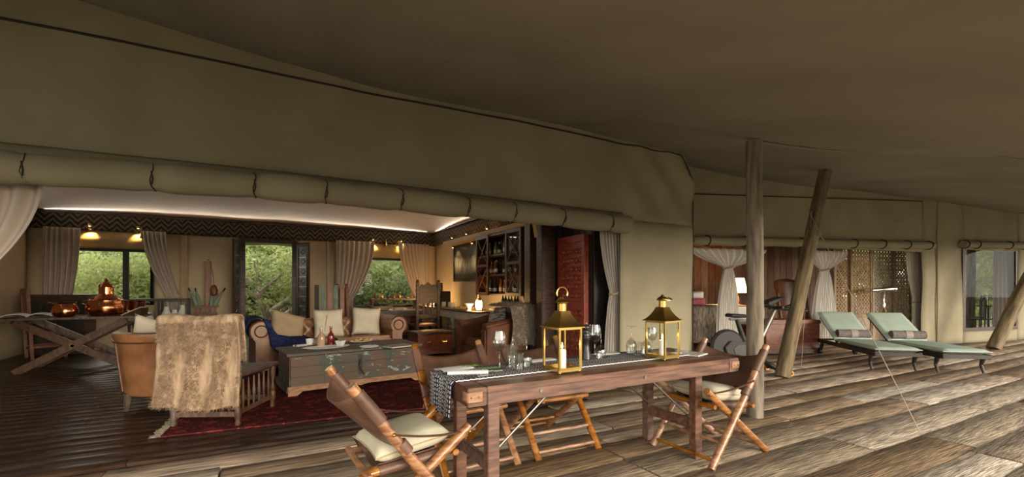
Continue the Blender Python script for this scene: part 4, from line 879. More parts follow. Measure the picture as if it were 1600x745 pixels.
# --- tan leather tub chair, seen from behind
def tub_chair(name, lab, loc, rz, m, w=.78, d_=.78, h=.80, flare=.07, legs='dkwood'):
    c = thing(name, lab, 'armchair', loc, rz); a, b = w / 2, d_ * .62
    def plan(t):                                                            # t 0..1 from left front, round the back (at -y), to right front
        L_ = .42
        if t < .25: return V((-a, .36 - L_ * (t / .25) * .9, 0)), V((-1, 0, 0))
        if t > .75: return V((a, .36 - L_ * ((1 - t) / .25) * .9, 0)), V((1, 0, 0))
        an = PI + (t - .25) / .5 * PI; y0 = .36 - L_ * .9
        return V((a * math.cos(an), y0 + (b * .78) * math.sin(an), 0)), V((math.cos(an), math.sin(an), 0)).normalized()
    prof = [(-.02, .16), (.0, .20), (flare * .5, h * .55), (flare, h - .10), (flare + .035, h - .05), (flare + .03, h), (flare - .01, h + .015), (flare - .06, h - .005), (flare - .10, h - .06), (-.08, h * .6), (-.10, .30), (-.10, .16)]
    def f(u, v):
        t = u; p, n_ = plan(t); k = v * len(prof); i = int(k) % len(prof); o_, z = prof[i]
        dip = 1 - .22 * (max(0, abs(t - .5) - .22) / .28) ** 1.5 if z > .5 else 1
        return (p.x + n_.x * o_, p.y + n_.y * o_, .16 + (z - .16) * dip)
    mb = MB(); mb.grid(lambda u, v: f(u, v), 48, len(prof)); 
    n0 = 49
    mb.f.append(tuple(j * n0 for j in range(len(prof)))); mb.f.append(tuple(j * n0 + 48 for j in range(len(prof) - 1, -1, -1)))
    mb.build('shell', M[m], c, angle=50)
    mb = MB(); mb.box((0, .02, .30), (w - .18, d_ - .22, .22)); mb.build('seat_base', M[m], c, bevel=.02)
    mb = MB(); mb.box((0, .03, .455), (w - .20, d_ - .24, .12)); mb.build('seat_pad', M[m], c, bevel=.04)
    for t in (.335, .665):
        pts = []
        p, n_ = plan(t)
        for o_, z in prof[1:5]: pts.append((p.x + n_.x * (o_ + .004), p.y + n_.y * (o_ + .004), z))
        mb = MB(); mb.tube(pts, .009, 6); mb.build('piping', M['oxleather'], c)
    pts = [];
    for k in range(41): p, n_ = plan(.02 + .96 * k / 40); dip = 1 - .22 * (max(0, abs(.02 + .96 * k / 40 - .5) - .22) / .28) ** 1.5; pts.append((p.x + n_.x * (flare + .022), p.y + n_.y * (flare + .022), .16 + (h - .09 - .16) * dip))
    mb = MB(); mb.tube(pts, .009, 6); mb.build('piping', M['oxleather'], c)
    for x in (-1, 1):
        for y in (-1, 1): mb = MB(); mb.tube([(x * (w / 2 - .12), y * (d_ / 2 - .13) - .02, .0), (x * (w / 2 - .13), y * (d_ / 2 - .14) - .02, .18)], [.022, .034], 4); mb.build('leg', M[legs], c)
    return c
tub = tub_chair('tub_armchair', 'smooth tan leather tub armchair seen from behind beside the fur throw', (-.98, 6.33, FZ), math.radians(-12), 'leather', .80, .84, .82, .06, 'midwood')
throw_pillow('pale cushion leaning inside the tan tub armchair', 'linen', (-1.12, 6.22, .80), .42, .40, .13, -.3, .25, .3, 'cushions in armchairs'); throw_pillow('second pale cushion beside it inside the tan tub armchair', 'linen', (-.92, 6.28, .78), .42, .40, .12, .2, .3, -.2, 'cushions in armchairs')
# --- spindle chair with fur throw
SC = V((-.37, 5.34, 0)); SR = math.radians(-26)
spc = thing('spindle_chair', 'dark turned-leg spindle chair with its back to the camera under a fur throw', 'chair', (SC.x, SC.y, FZ), SR)
TL = [(.022, 0), (.028, .02), (.02, .05), (.030, .08), (.030, .16), (.020, .18), (.030, .20), (.022, .24), (.016, .28), (.026, .34), (.030, .38), (.030, .44)]
for x in (-.29, .29):
    for y in (-.33, .33): mb = MB(); mb.lathe(TL, (x, y, .015 if y > -1 else 0), 12); mb.build('leg', M['midwood'], spc)
    mb = MB(); mb.beam((x, -.33, .13), (x, .33, .13), .03, .04); mb.build('stretcher', M['midwood'], spc, bevel=.004)
    for k in range(6): mb = MB(); y = -.24 + k * .096; mb.lathe([(.008, .15), (.014, .22), (.018, .28), (.010, .34), (.008, .43)], (x, y, 0), 8); mb.build('spindle', M['midwood'], spc)
    mb = MB(); mb.tube([(x, -.33, .44), (x, -.36, .75), (x, -.40, 1.0)], [.022, .02, .018], 10); mb.build('back_post', M['midwood'], spc)
for y in (-.33, .33):
    mb = MB(); mb.beam((-.29, y, .12), (.29, y, .12), .03, .045); mb.build('stretcher', M['midwood'], spc, bevel=.004)
for k in range(6): mb = MB(); x = -.21 + k * .084; mb.lathe([(.008, .14), (.022, .20), (.028, .26), (.012, .33), (.010, .43)], (x, -.33, 0), 8); mb.build('spindle', M['midwood'], spc)
def seatf(u, v):
    x = (u - .5) * .66; y = -.36 + v * .74; return (x, y, .465 + .02 * (2 * u - 1) ** 2 - .012 * math.sin(v * PI))
mb = MB(); mb.grid(seatf, 10, 10); mb.build('seat', M['dkwood'], spc, solid=.035)
for z in (.62, .80, .97): mb = MB(); mb.beam((-.29, -.345 - (z - .44) * .1, z), (.29, -.345 - (z - .44) * .1, z), .025, .07); mb.build('back_rail', M['midwood'], spc, bevel=.005)
def furf(side):
    def f(u, v):                                # v 0 at the front (seat side) bottom, over the top, to the hem at the back
        s = v * 1.30; x = (u - .5) * .72 + .012 * noise.noise((v * 6, u * 2, 1)); fold = .018 * math.sin(u * 21 + v * 2) * (.4 + .6 * v) + .012 * noise.noise((u * 5, v * 5, 0))
        if s < .38: return V((x, -.31 - .12 * s + fold * .3, .62 + s))
        if s < .52: a = (s - .38) / .14 * PI; return V((x, -.405 + .05 * math.cos(a) + fold * .2, 1.0 + .045 * math.sin(a) + .012 * math.sin(u * 9)))
        k = (s - .52) / .78; return V((x * (1 + .10 * k) - .03 * k, -.455 + .035 * math.sin(k * 2.6) + fold, 1.0 - k * .80 + .02 * math.sin(u * 7 + 1) * k))
    return f
ff = furf(0); frt = thing('fur_throw', 'shaggy tan fur throw hanging over the back of the spindle chair', 'throw', (SC.x, SC.y, FZ), SR)
mb = MB(); mb.grid(lambda u, v: tuple(ff(u, v)), 40, 70); mb.build('hide', M['fur'], frt, solid=.014, angle=80)
P_, N_ = fsample(lambda u, v: ff(u, v), 9000); N_ = [tuple(-c for c in n_) if V(n_).y > 0 and V(p_).z < .99 and V(p_).y < -.42 else n_ for p_, n_ in zip(P_, N_)]
strands('pile', M['fur'], frt, P_, N_, 42000, .048, .0017, .75, .5)
# --- side table with wooden box and books
st = thing('side_table', 'small dark side table at the left arm of the leather sofa', 'table', (-.50, 7.05, FZ + .0)); mb = MB(); mb.box((0, 0, .42), (.42, .42, .03)); mb.build('top', M['dkwood'], st, bevel=.005)
for x in (-.17, .17):
    for y in (-.17, .17): mb = MB(); mb.lathe([(.018, 0), (.022, .2), (.018, .405)], (x, y, 0), 8); mb.build('leg', M['dkwood'], st)
bxx = thing('wooden_box', 'small light wooden box on the side table by the sofa', 'box', (-.42, 7.02, FZ + .435), .05); mb = MB(); mb.box((0, 0, .08), (.24, .2, .16)); mb.build('body', M['endwood'], bxx, bevel=.004); mb = MB(); mb.box((0, 0, .178), (.25, .21, .03)); mb.build('lid', M['midwood'], bxx, bevel=.004)
for k, (lb, cc) in enumerate((('pale book under the top book on the wooden box', 'book'), ('top pale book on the wooden box', 'paper'))):
    mb = MB(); mb.box((0, 0, .0125), (.21 - .02 * k, .15, .025)); tag(mb.build('book', M[cc], None, bevel=.003, loc=(-.42, 7.02, FZ + .435 + .194 + k * .0255), rot=(0, 0, .1 + .2 * k)), lb, 'book')
# --- club armchair on the right with cushion and fur throw
CA = V((3.27, 6.78, 0)); CR = math.radians(100)
ca = thing('club_armchair', 'dark chestnut leather club armchair by the white sideboard', 'armchair', (CA.x, CA.y, FZ), CR)   # faces local +y
mb = MB(); mb.box((0, 0, .23), (.66, .80, .26)); mb.build('base', M['oxleather'], ca, bevel=.02)
mb = MB(); mb.box((0, .06, .42), (.52, .62, .14)); mb.build('seat_pad', M['oxleather'], ca, bevel=.04)
for s in (-1, 1):
    mb = MB(); mb.prism([(.42, .10), (.42, .66), (.36, .70), (-.40, .80), (-.44, .10)], s * .37 - .07, s * .37 + .07, lambda a, b, h: (h, a, b)); mb.build('arm', M['oxleather'], ca, bevel=.025)
    mb = MB(); mb.tube([(s * .37, .40, .685), (s * .37, -.40, .80)], .06, 12); mb.build('arm_roll', M['oxleather'], ca, angle=60)
    for k in range(5):
        for z in (.5, .62): mb = MB(); mb.ball((s * .298, .34 - k * .15 + (.07 if z > .55 else 0), z), .012, n=8, m=5); mb.build('button', M['leather'], ca)
    for y in (-.34, .34): mb = MB(); mb.cyl((s * .33, y, 0), (s * .33, y, .11), .022, .03, 8); mb.build('leg', M['dkwood'], ca)
mb = MB(); mb.prism([(-.28, .42), (-.34, .92), (-.40, .97), (-.47, .93), (-.46, .10), (-.30, .10)], -.43, .43, lambda a, b, h: (h, a, b)); mb.build('back', M['oxleather'], ca, bevel=.03)
def cal(x, y, z): q = Matrix.Rotation(CR, 3, 'Z') @ V((x, y, z)); return (CA.x + q.x, CA.y + q.y, FZ + z)
M['ikat'] = mat('grey_patterned_cloth', (.10, .095, .085), (.36, .34, .30), .9, ns=10, sc3=(1, 1, 3), lo=.42, hi=.58, spec=.1)
throw_pillow('grey patterned cushion in the dark club armchair', 'ikat', cal(.05, -.15, .73), .46, .44, .14, CR, .35, .2, 'cushions in armchairs')
def fur2(u, v):                                  # laid over the near end of the chair back and hanging down its near side
    s = v * 1.25; y = -.58 + u * .56 + .02 * math.sin(v * 7); fo = .018 * math.sin(u * 15 + v * 3) + .012 * noise.noise((u * 5, v * 5, 8))
    cap = .035 * math.sin(u * PI)
    if s < .52: return V((.10 - s, y, 1.0 + cap + fo * .4))
    if s < .64: a = (s - .52) / .12 * PI / 2; return V((-.42 - .06 * math.sin(a), y, .955 + .05 * math.cos(a) + cap))
    k = (s - .64) / .61; return V((-.485 - .03 * math.sin(k * 3) + fo, y * (1 + .06 * k), .955 + cap - .62 * k))
f2 = thing('fur_throw', 'grey-brown fur throw over the back of the dark club armchair', 'throw', (CA.x, CA.y, FZ), CR)
mb = MB(); mb.grid(lambda u, v: tuple(fur2(u, v)), 30, 50); mb.build('hide', M['fur2'], f2, solid=.014, angle=80)
def fur2side(u, v): return V((-.415 - .0, -.27 - .22 * u, .55 + .45 * v))
P_, N_ = fsample(fur2, 5000); N_ = [tuple(V(n_) if V(n_).dot(V(p_) - V((0, -.3, .5))) > 0 else -V(n_)) for p_, n_ in zip(P_, N_)]
strands('pile', M['fur2'], f2, P_, N_, 16000, .045, .002, .6, .5)
# --- reddish chest beside the sofa
rc = thing('small_chest', 'low reddish wooden chest with brass pull between sofa and sideboard', 'chest', (2.82, 8.62, FZ), .1); mb = MB(); mb.box((0, 0, .22), (.72, .5, .40)); mb.build('body', M['redwood'], rc, bevel=.008); mb = MB(); mb.box((0, 0, .436), (.76, .54, .03)); mb.build('lid', M['midwood'], rc, bevel=.006)
for x in (-.16, .18): mb = MB(); mb.tube([(x - .05, -.255, .28), (x - .04, -.275, .25), (x + .04, -.275, .25), (x + .05, -.255, .28)], .008, 6); mb.build('pull', M['brass'], rc)
for x in (-.32, .32):
    for y in (-.2, .2): mb = MB(); mb.box((x, y, .012), (.05, .05, .024)); mb.build('foot', M['dkwood'], rc)
# --- X-frame writing table on the left
dt = thing('trestle_table', 'long X-legged wooden writing table on the left with copper pots', 'table', (0, 0, FZ)); DX0, DX1, DY0, DY1, DZ = -3.56, -1.86, 9.42, 10.25, .84
for k in range(6): w_ = (DY1 - DY0) / 6; mb = MB(); mb.box((0, 0, 0), (DX1 - DX0, w_ - .004, .035)); mb.build('top_board', M['midwood'], dt, bevel=.004, loc=((DX0 + DX1) / 2, DY0 + w_ * (k + .5), DZ - .0175))
for x in (DX0 + .12, DX1 - .12): mb = MB(); mb.bb(x - .05, x + .05, DY0 + .03, DY1 - .03, DZ - .085, DZ - .036); mb.build('batten', M['midwood'], dt, bevel=.004)
for y in (DY0 + .10, DY1 - .10):
    mb = MB(); mb.beam((DX0 + .18, y, .005), (DX1 - .20, y, DZ - .06), .04, .11); mb.build('leg', M['midwood'], dt, bevel=.005)
    mb = MB(); mb.beam((DX1 - .20, y + .042, .005), (DX0 + .18, y + .042, DZ - .06), .04, .11); mb.build('leg', M['midwood'], dt, bevel=.005)
mb = MB(); mb.cyl(((DX0 + DX1) / 2, DY0 + .06, .39), ((DX0 + DX1) / 2, DY1 - .04, .39), .022, n=10); mb.build('stretcher', M['midwood'], dt)
mb = MB(); mb.cyl(((DX0 + DX1) / 2 - .005, DY0 + .06, .39), ((DX0 + DX1) / 2 - .005, DY0 + .072, .39), .03, n=10); mb.build('bolt', M['brass'], dt)
DT = FZ + DZ
cl = MB(); cl.grid(lambda u, v: (-.62 + 1.24 * u, (v - .5) * .5, .002 + .003 * noise.noise((u * 30, v * 4, 0))), 40, 8); o = cl.build('table_mat', M['ikat'], None, solid=.003, loc=(-2.75, 9.86, DT + .003)); tag(o, 'grey woven mat lying along the writing table', 'table mat')
def copper(name, lab, p, prof, cat, n=24, extra=None):
    c = thing(name, lab, cat, p, 0, 'copper vessels on the writing table'); mb = MB(); mb.lathe(prof, n=n); mb.build('body', M['copper'], c, angle=50)
    return c
def od(px, py): q = onZ(px, py, DT); return V((q.x, q.y, DT + .008))
p = V((-2.36, 9.72, DT + .008)); cc = copper('copper_urn', 'tall lidded copper urn at the middle of the writing table', p, [(.20, 0), (.235, .03), (.26, .10), (.255, .18), (.22, .24), (.225, .255), (.20, .265)], 'urn')
mb = MB(); mb.lathe([(.20, .266), (.17, .30), (.11, .335), (.095, .35), (.095, .46), (.105, .47), (.085, .50), (.04, .545), (.02, .56), (.028, .575), (.012, .60), (.002, .615)], n=24); mb.build('lid', M['copper'], cc)
for s in (-1, 1): mb = MB(); mb.tube([(s * .25, 0, .17), (s * .30, 0, .19), (s * .30, 0, .23), (s * .225, 0, .245)], .009, 6); mb.build('handle', M['copper'], cc)
p = V((-2.83, 9.62, DT + .008)); cc = copper('copper_pot', 'open copper pot left of the tall urn', p, [(.11, 0), (.15, .03), (.165, .09), (.14, .16), (.12, .20), (.135, .225), (.125, .225), (.11, .2), (.13, .1), (0, .02)], 'pot')
mb = MB(); mb.tube([(-.13, 0, .2), (-.19, 0, .22), (-.21, 0, .2)], .012, 6); mb.build('spout', M['copper'], cc)
p = V((-2.02, 9.98, DT + .008)); copper('copper_beaker', 'straight copper beaker right of the tall urn', p, [(.11, 0), (.115, .02), (.12, .2), (.135, .23), (.13, .23), (.11, .2), (.105, .03), (0, .02)], 'pot')
p = V((-2.05, 9.60, DT + .008)); c2 = thing('glass_votive', 'small gold votive glass beside the urn', 'votive', p); mb = MB(); mb.lathe([(.03, 0), (.035, .01), (.04, .08), (.036, .08), (0, .012)], n=14, caps=False); mb.build('cup', M['brass'], c2); mb = MB(); mb.lathe([(.028, .01), (.028, .045), (0, .05)], n=12); mb.build('wax', M['wax'], c2)
o = thing('open_book', 'large open book lying at the left end of the writing table', 'book', (-3.28, 9.72, DT + .006), .2); mb = MB(); mb.grid(lambda u, v: ((u - .5) * .55, (v - .5) * .40, .012 + .05 * abs(math.sin((u) * PI * 2)) ** .6 * (1 - .3 * abs(2 * u - 1))), 24, 4); mb.build('pages', M['book'], o, solid=.016)
o = thing('book_rest', 'dark slanted book rest at the right end of the writing table', 'book rest', (-1.98, 9.63, DT), -.2); mb = MB(); mb.prism([(-.14, 0), (.14, 0), (.16, .13), (.13, .13)], -.12, .12, lambda a, b, h: (a, h, b)); mb.build('board', M['dkwood'], o, bevel=.005); mb = MB(); mb.box((-.0, 0, .075), (.30, .22, .012), (0, -.45, 0)); mb.build('papers', M['book'], o)
# desk chair and dark chest, display cabinet
def plain_chair(lab, loc, rz, m='redwood', h=1.30, grp=None, carve=None, name='side_chair'):
    c = thing(name, lab, 'chair', loc, rz, grp)
    for x in (-.22, .22):
        mb = MB(); mb.beam((x, -.22, 0), (x, -.28, h), .05, .05, (1, 0, 0)); mb.build('back_post', M[m], c, bevel=.006)
        mb = MB(); mb.bb(x - .025, x + .025, .19, .24, 0, .46); mb.build('leg', M[m], c, bevel=.005)
        mb = MB(); mb.bb(x - .012, x + .012, -.2, .19, .20, .245); mb.build('stretcher', M[m], c, bevel=.004)
    for y in (-.22, .215): mb = MB(); mb.bb(-.2, .2, y - .012, y + .012, .17, .21); mb.build('stretcher', M[m], c, bevel=.004)
    mb = MB(); mb.bb(-.25, .25, -.24, .25, .455, .495); mb.build('seat', M[m], c, bevel=.008)
    yb_ = lambda z: -.22 - .06 * z / h
    mb = MB(); mb.bb(-.2, .2, yb_(.62) - .015, yb_(.62) + .015, .58, .65); mb.build('back_rail', M[m], c, bevel=.005)
    mb = MB(); mb.bb(-.25, .25, yb_(h - .05) - .02, yb_(h - .05) + .02, h - .11, h + .02); mb.build('back_rail', M[m], c, bevel=.01)
    for k in range(3): x = -.11 + k * .11; mb = MB(); mb.beam((x, yb_(.65), .65), (x, yb_(h - .11), h - .11), .05, .02, (0, 1, 0)); mb.build('slat', M[m], c, bevel=.004)
    return c
plain_chair('tall red-brown wooden chair behind the left end of the writing table', (-3.66, 11.55, FZ), math.radians(-62), 'redwood', 1.27)
dc = thing('dark_chest', 'dark wooden chest of drawers below the left window', 'chest', (-3.62, 12.1, FZ)); mb = MB(); mb.box((0, 0, .60), (.92, .5, 1.08)); mb.build('body', M['dkwood'], dc, bevel=.01); mb = MB(); mb.box((0, -.01, 1.155), (.97, .54, .03)); mb.build('top', M['dkwood'], dc, bevel=.006)
for k in range(3): mb = MB(); mb.box((0, -.257, .28 + k * .32), (.82, .02, .28)); dr_ = mb.build('drawer', M['blackwood'], dc, bevel=.006); mb = MB(); mb.ball((-.0, -.275, .28 + k * .32), .016, n=8, m=5); mb.build('knob', M['oldbrass'], dr_)
mb = MB(); mb.box((0, 0, .03), (.88, .46, .06)); mb.build('plinth', M['blackwood'], dc)
vc = thing('display_cabinet', 'low black-framed glass cabinet below the right part of the left window', 'cabinet', (-2.02, 11.95, FZ)); w_, d_, h_ = 1.0, .42, 1.06
mb = MB()
for x in (-w_ / 2 + .02, -.0, w_ / 2 - .02):
    for y in (-d_ / 2 + .02, d_ / 2 - .02): mb.bb(x - .02, x + .02, y - .02, y + .02, 0, h_)
for z in (.10, .58, h_): 
    for y in (-d_ / 2 + .02, d_ / 2 - .02): mb.bb(-w_ / 2, w_ / 2, y - .021, y + .021, z - .04, z)
mb.build('frame', M['black'], vc, bevel=.004)
for z in (.09, .57, h_ + .012): mb = MB(); mb.bb(-w_ / 2 + .01, w_ / 2 - .01, -d_ / 2 + .01, d_ / 2 - .01, z - .012, z); mb.build('shelf', M['black'], vc)
for x in (-.24, .24): mb = MB(); mb.bb(x - .21, x + .21, -d_ / 2 + .018, -d_ / 2 + .022, .10, h_ - .04); mb.build('pane', M['glass'], vc)
for k, x in enumerate((-.36, -.2, .10, .24, .38)):
    mb = MB(); hh = (.30, .22, .33, .26, .36)[k]; mb.lathe([(.05, 0), (.085, .06), (.09, hh * .5), (.05, hh * .8), (.045, hh), (.038, hh), (0, hh * .9)], n=16); tag(mb.build('jar', M['white'], None, loc=(-2.02 + x, 11.95, FZ + .571)), ['squat white jar', 'lowest white jar', 'tall white jar', 'middle white jar', 'tallest white jar'][k] + ' number of five inside the glass cabinet'.replace('number of five ', ''), 'jar', 'white jars inside the glass cabinet')
# --- stand with paddle and horn flasks on back wall
ws = thing('curio_stand', 'carved reddish wooden curio stand against the back wall', 'stand', (-1.25, 12.25, FZ)); mb = MB()
mb.bb(-.20, .20, -.1, .1, .70, .74); mb.bb(-.24, .24, -.12, .12, .86, .90); mb.build('shelf', M['redwood'], ws, bevel=.005)
for k in range(5): mb = MB(); x = -.18 + k * .09; mb.bb(x - .018, x + .018, -.1, -.07, .741, .859); mb.build('slat', M['redwood'], ws)
for x in (-.18, .18): mb = MB(); mb.bb(x - .02, x + .02, -.08, .08, 0, .70); mb.build('leg', M['redwood'], ws)
pd = thing('carved_paddle', 'tall pale carved wooden paddle standing on the curio stand', 'paddle', (-1.20, 12.25, FZ + .90)); mb = MB(); mb.prism([(-.06, 0), (.06, 0), (.05, 1.0), (.02, 1.05), (-.02, 1.05), (-.05, 1.0)], -.015, .015, lambda a, b, h: (a, h, b)); mb.build('blade', M['slatred'], pd, bevel=.004); mb = MB(); mb.tube([(-.09, -.03, 1.02), (0, -.04, 1.0), (.09, -.03, 1.03)], .012, 6); mb.build('beaded_band', M['linen'], pd)
bl = thing('leather_bell', 'brown leather pouch hanging by a cord from the carved paddle', 'pouch', (-1.20, 12.2, FZ + .90)); mb = MB(); mb.tube([(.04, -.02, 1.0), (.09, -.02, .7), (.11, -.02, .47)], .006, 5); mb.build('cord', M['brownleather'], bl); mb = MB(); mb.lathe([(.03, .22), (.07, .25), (.075, .36), (.05, .44), (.02, .47)], (.11, -.03, 0), 12); mb.build('pouch', M['redwood'], bl)
for k, (x, tx, n_) in enumerate(((-.17, -.12, 'leftmost'), (-.11, -.07, 'second'), (.10, .03, 'third'), (.17, .16, 'rightmost'))):
    hf = thing('horn_flask', n_ + ' dark green horn flask on the curio stand', 'flask', (-1.25 + x, 12.22, FZ + .90), 0, 'horn flasks'); mb = MB(); mb.tube([(0, 0, 0), (tx * .3, 0, .12), (tx * .7, 0, .24), (tx, 0, .32)], [.05, .045, .028, .018], 10); mb.build('body', M['verdigris'], hf); mb = MB(); mb.tube([(tx, 0, .32), (tx * 1.25, 0, .40)], .016, 8); mb.build('stopper', M['black'], hf)
# --- curtains
def curtain(lab, a, b, ztop, zw, zbot, wa, wb, ba, bb, m, folds=9, amp=.035, name='curtain', thick=.004, tie=True, grp='curtains', nv=36):
    """a,b: top ends (x,y); wa,wb: ends at the tie height zw; ba,bb: ends at the hem zbot"""
    c = thing(name, lab, 'curtain', (a[0], a[1], zbot), 0, grp); A_, B_, WA, WB, BA, BB = [V((q[0] - a[0], q[1] - a[1], 0)) for q in (a, b, wa, wb, ba, bb)]
    dr_ = (B_ - A_).normalized(); nr = V((-dr_.y, dr_.x, 0))
    def ease(t): return t * t * (3 - 2 * t)
    def f(u, v):
        z = ztop + (zbot - ztop) * v
        if z > zw: k = (ztop - z) / (ztop - zw); k2 = k ** 1.6; p0, p1 = A_.lerp(WA, k2), B_.lerp(WB, k2 ** 1.15)
        else: k = (zw - z) / max(.01, zw - zbot); k2 = math.sin(k * PI / 2) ** .7; p0, p1 = WA.lerp(BA, k2), WB.lerp(BB, k2)
        wd = (p1 - p0).length / max(.05, (B_ - A_).length); q = p0.lerp(p1, u)
        off = amp * (.35 + .65 * min(1, wd)) * math.sin(u * folds * 2 * PI + 1.2 * math.sin(v * 3 + u * 4)); q = q + nr * off
        return (q.x, q.y, z - zbot)
    mb = MB(); mb.grid(f, folds * 8, nv); mb.build('cloth', M[m], c, solid=thick, angle=80)
    if tie:
        w0 = (WA + WB) / 2; r = max(.04, (WB - WA).length / 2 + .01); pts = []
        for k in range(16): an = 2 * PI * k / 16; p = w0 + dr_ * r * math.cos(an) + nr * (amp + .03) * math.sin(an); pts.append((p.x, p.y, zw - zbot + .02 * math.cos(an)))
        mb = MB(); mb.tube(pts, .018, 6, closed=True); mb.build('tie_back', M['tan'], c)
    return c
cy = BY - .20
curtain('striped curtain at the left of the left back window', (-3.95, cy), (-3.38, cy), 2.55, 1.05, .05, (-3.97, cy), (-3.52, cy), (-3.97, cy), (-3.5, cy), 'curtain', 7, tie=False)
curtain('striped curtain tied back at the right of the left back window', (-2.42, cy), (-1.98, cy), 2.55, 1.12, .05, (-1.98, cy), (-1.72, cy), (-1.98, cy), (-1.66, cy), 'curtain', 6)
curtain('long curtain at the left of the right back window', (1.52, cy), (2.48, cy), 2.55, 1.0, .05, (1.52, cy), (1.92, cy), (1.50, cy), (1.95, cy), 'curtain', 8)
curtain('long curtain at the right of the right back window', (3.12, cy), (3.98, cy), 2.55, 1.0, .05, (3.62, cy), (3.98, cy), (3.60, cy), (4.0, cy), 'curtain', 8)
curtain('near striped curtain swept aside at the left front edge', (-2.75, 5.02), (-1.60, 5.02), 2.17, .85, .04, (-2.82, 5.02), (-2.55, 5.02), (-2.82, 5.02), (-2.5, 5.02), 'curtain', 9, .04)
curtain('grey tied curtain at the right jamb of the sitting room opening', (4.14, 5.02), (4.47, 5.02), 2.16, 1.25, .03, (4.33, 5.02), (4.49, 5.02), (4.22, 5.02), (4.50, 5.02), 'curtainw', 6, .03)
# tassels
for px, py, lb in ((222, 372, 'small dark tassel hanging at the left back window'), (603, 386, 'small gold tassel hanging at the right back window')):
    q = onY(px, py, BY - .16); o = thing('tassel', lb, 'tassel', q); mb = MB(); mb.lathe([(.008, .22), (.02, .17), (.014, .15), (.045, 0), (.0, 0)], n=10); mb.build('tuft', M['dkwood' if px < 300 else 'brass'], o); mb = MB(); mb.cyl((0, 0, .2), (0, 0, .3), .005, n=5); mb.build('cord', M['darkcord'], o)
# --- spot lamps tucked behind the valance
def spot(lab, p, d_, e, ang=80, col=(1, .62, .24)):
    o = thing('spot_lamp', lab, 'lamp', p, 0, 'small warm spot lamps at the top of the walls'); mb = MB(); mb.lathe([(.03, .05), (.035, 0), (.030, 0), (.02, .04)], n=12, caps=False); mb.build('housing', M['oldbrass'], o); mb = MB(); mb.ball((0, 0, .012), .018, n=10, m=6); mb.build('bulb', M['bulb'], o)
    l = bpy.data.lights.new('spot_lamp_light', 'SPOT'); l.energy = e; l.color = col; l.spot_size = math.radians(ang); l.spot_blend = .8; l.shadow_soft_size = .03; q = link('spot_lamp_light', l, o, (0, 0, -.02)); q.rotation_euler = V(d_).to_track_quat('-Z', 'Y').to_euler()
for px, lb in ((140, 'left spot lamp over the left back window'), (216, 'right spot lamp over the left back window'), (583, 'left spot lamp over the right back window'), (627, 'right spot lamp over the right back window')):
    q = onY(px, 372, BY - .16); spot(lb, (q.x, BY - .165, 2.60), (0, .22, -1), 22)
for y, lb in ((10.4, 'spot lamp at the far end of the painting'), (9.5, 'spot lamp over the near half of the painting'), (8.4, 'spot lamp over the glazed bar cabinet'), (7.0, 'spot lamp near the timber post')): spot(lb, (RX - .30, y, 2.54 if y < 9 else 2.54), (-.3, 0, 1) if y < 8 else (.25, 0, -1), 14, 110)
for y, lb in ((10.6, 'lower spot lamp under the pelmet, far end'), (9.4, 'lower spot lamp under the pelmet above the painting')): spot(lb, (RX - .20, y, 2.33), (.25, 0, -1), 14, 120)
# --- cove lamps added above the valance to brighten the sitting room ceiling
def cove(lab, p, q, e, nrm):
    p, q = V(p), V(q); o = thing('added_cove_lamp', lab, 'lamp', p, 0, 'added cove fill lamps'); L_ = (q - p).length; d_ = (q - p).normalized(); mb = MB(); mb.beam((0, 0, 0), q - p, .05, .03); mb.build('tray', M['dkwood'], o)
    l = bpy.data.lights.new('added_cove_light', 'AREA'); l.shape = 'RECTANGLE'; l.size = L_; l.size_y = .04; l.energy = e; l.color = (1, .90, .78); a = link('added_cove_light', l, o, (q - p) / 2 + V((0, 0, .02)))
    z = -V(nrm).normalized(); x = d_; y = z.cross(x); a.rotation_euler = Matrix((x, y, z)).transposed().to_euler()
cove('added fill lamp strip on top of the back wall valance', (LX + .3, BY - .12, 2.89), (RX - .3, BY - .12, 2.89), 21, (0, -1, -.05))
cove('added fill lamp strip on top of the right wall valance', (RX - .12, BY - .3, 2.89), (RX - .12, 6.8, 2.89), 14, (-1, 0, -.05))
cove('added fill lamp strip on top of the left wall valance', (LX + .12, 6.0, 2.89), (LX + .12, BY - .3, 2.89), 16, (1, 0, -.05))
# --- painting
pt_ = thing('framed_painting', 'dark framed painting of pale trees on the right wall', 'painting', (RX - .05, 9.92, 1.95)); mb = MB(); h_, w_ = .46, .98
for a in ((-w_, -w_ + .06, -h_, h_), (w_ - .06, w_, -h_, h_), (-w_ + .06, w_ - .06, -h_, -h_ + .06), (-w_ + .06, w_ - .06, h_ - .06, h_)): mb.bb(-.03, .02, a[0], a[1], a[2], a[3])
mb.build('frame', M['black'], pt_, bevel=.006); mb = MB(); mb.bb(-.012, -.006, -w_ + .05, w_ - .05, -h_ + .05, h_ - .05); mb.build('picture', M['painting'], pt_)
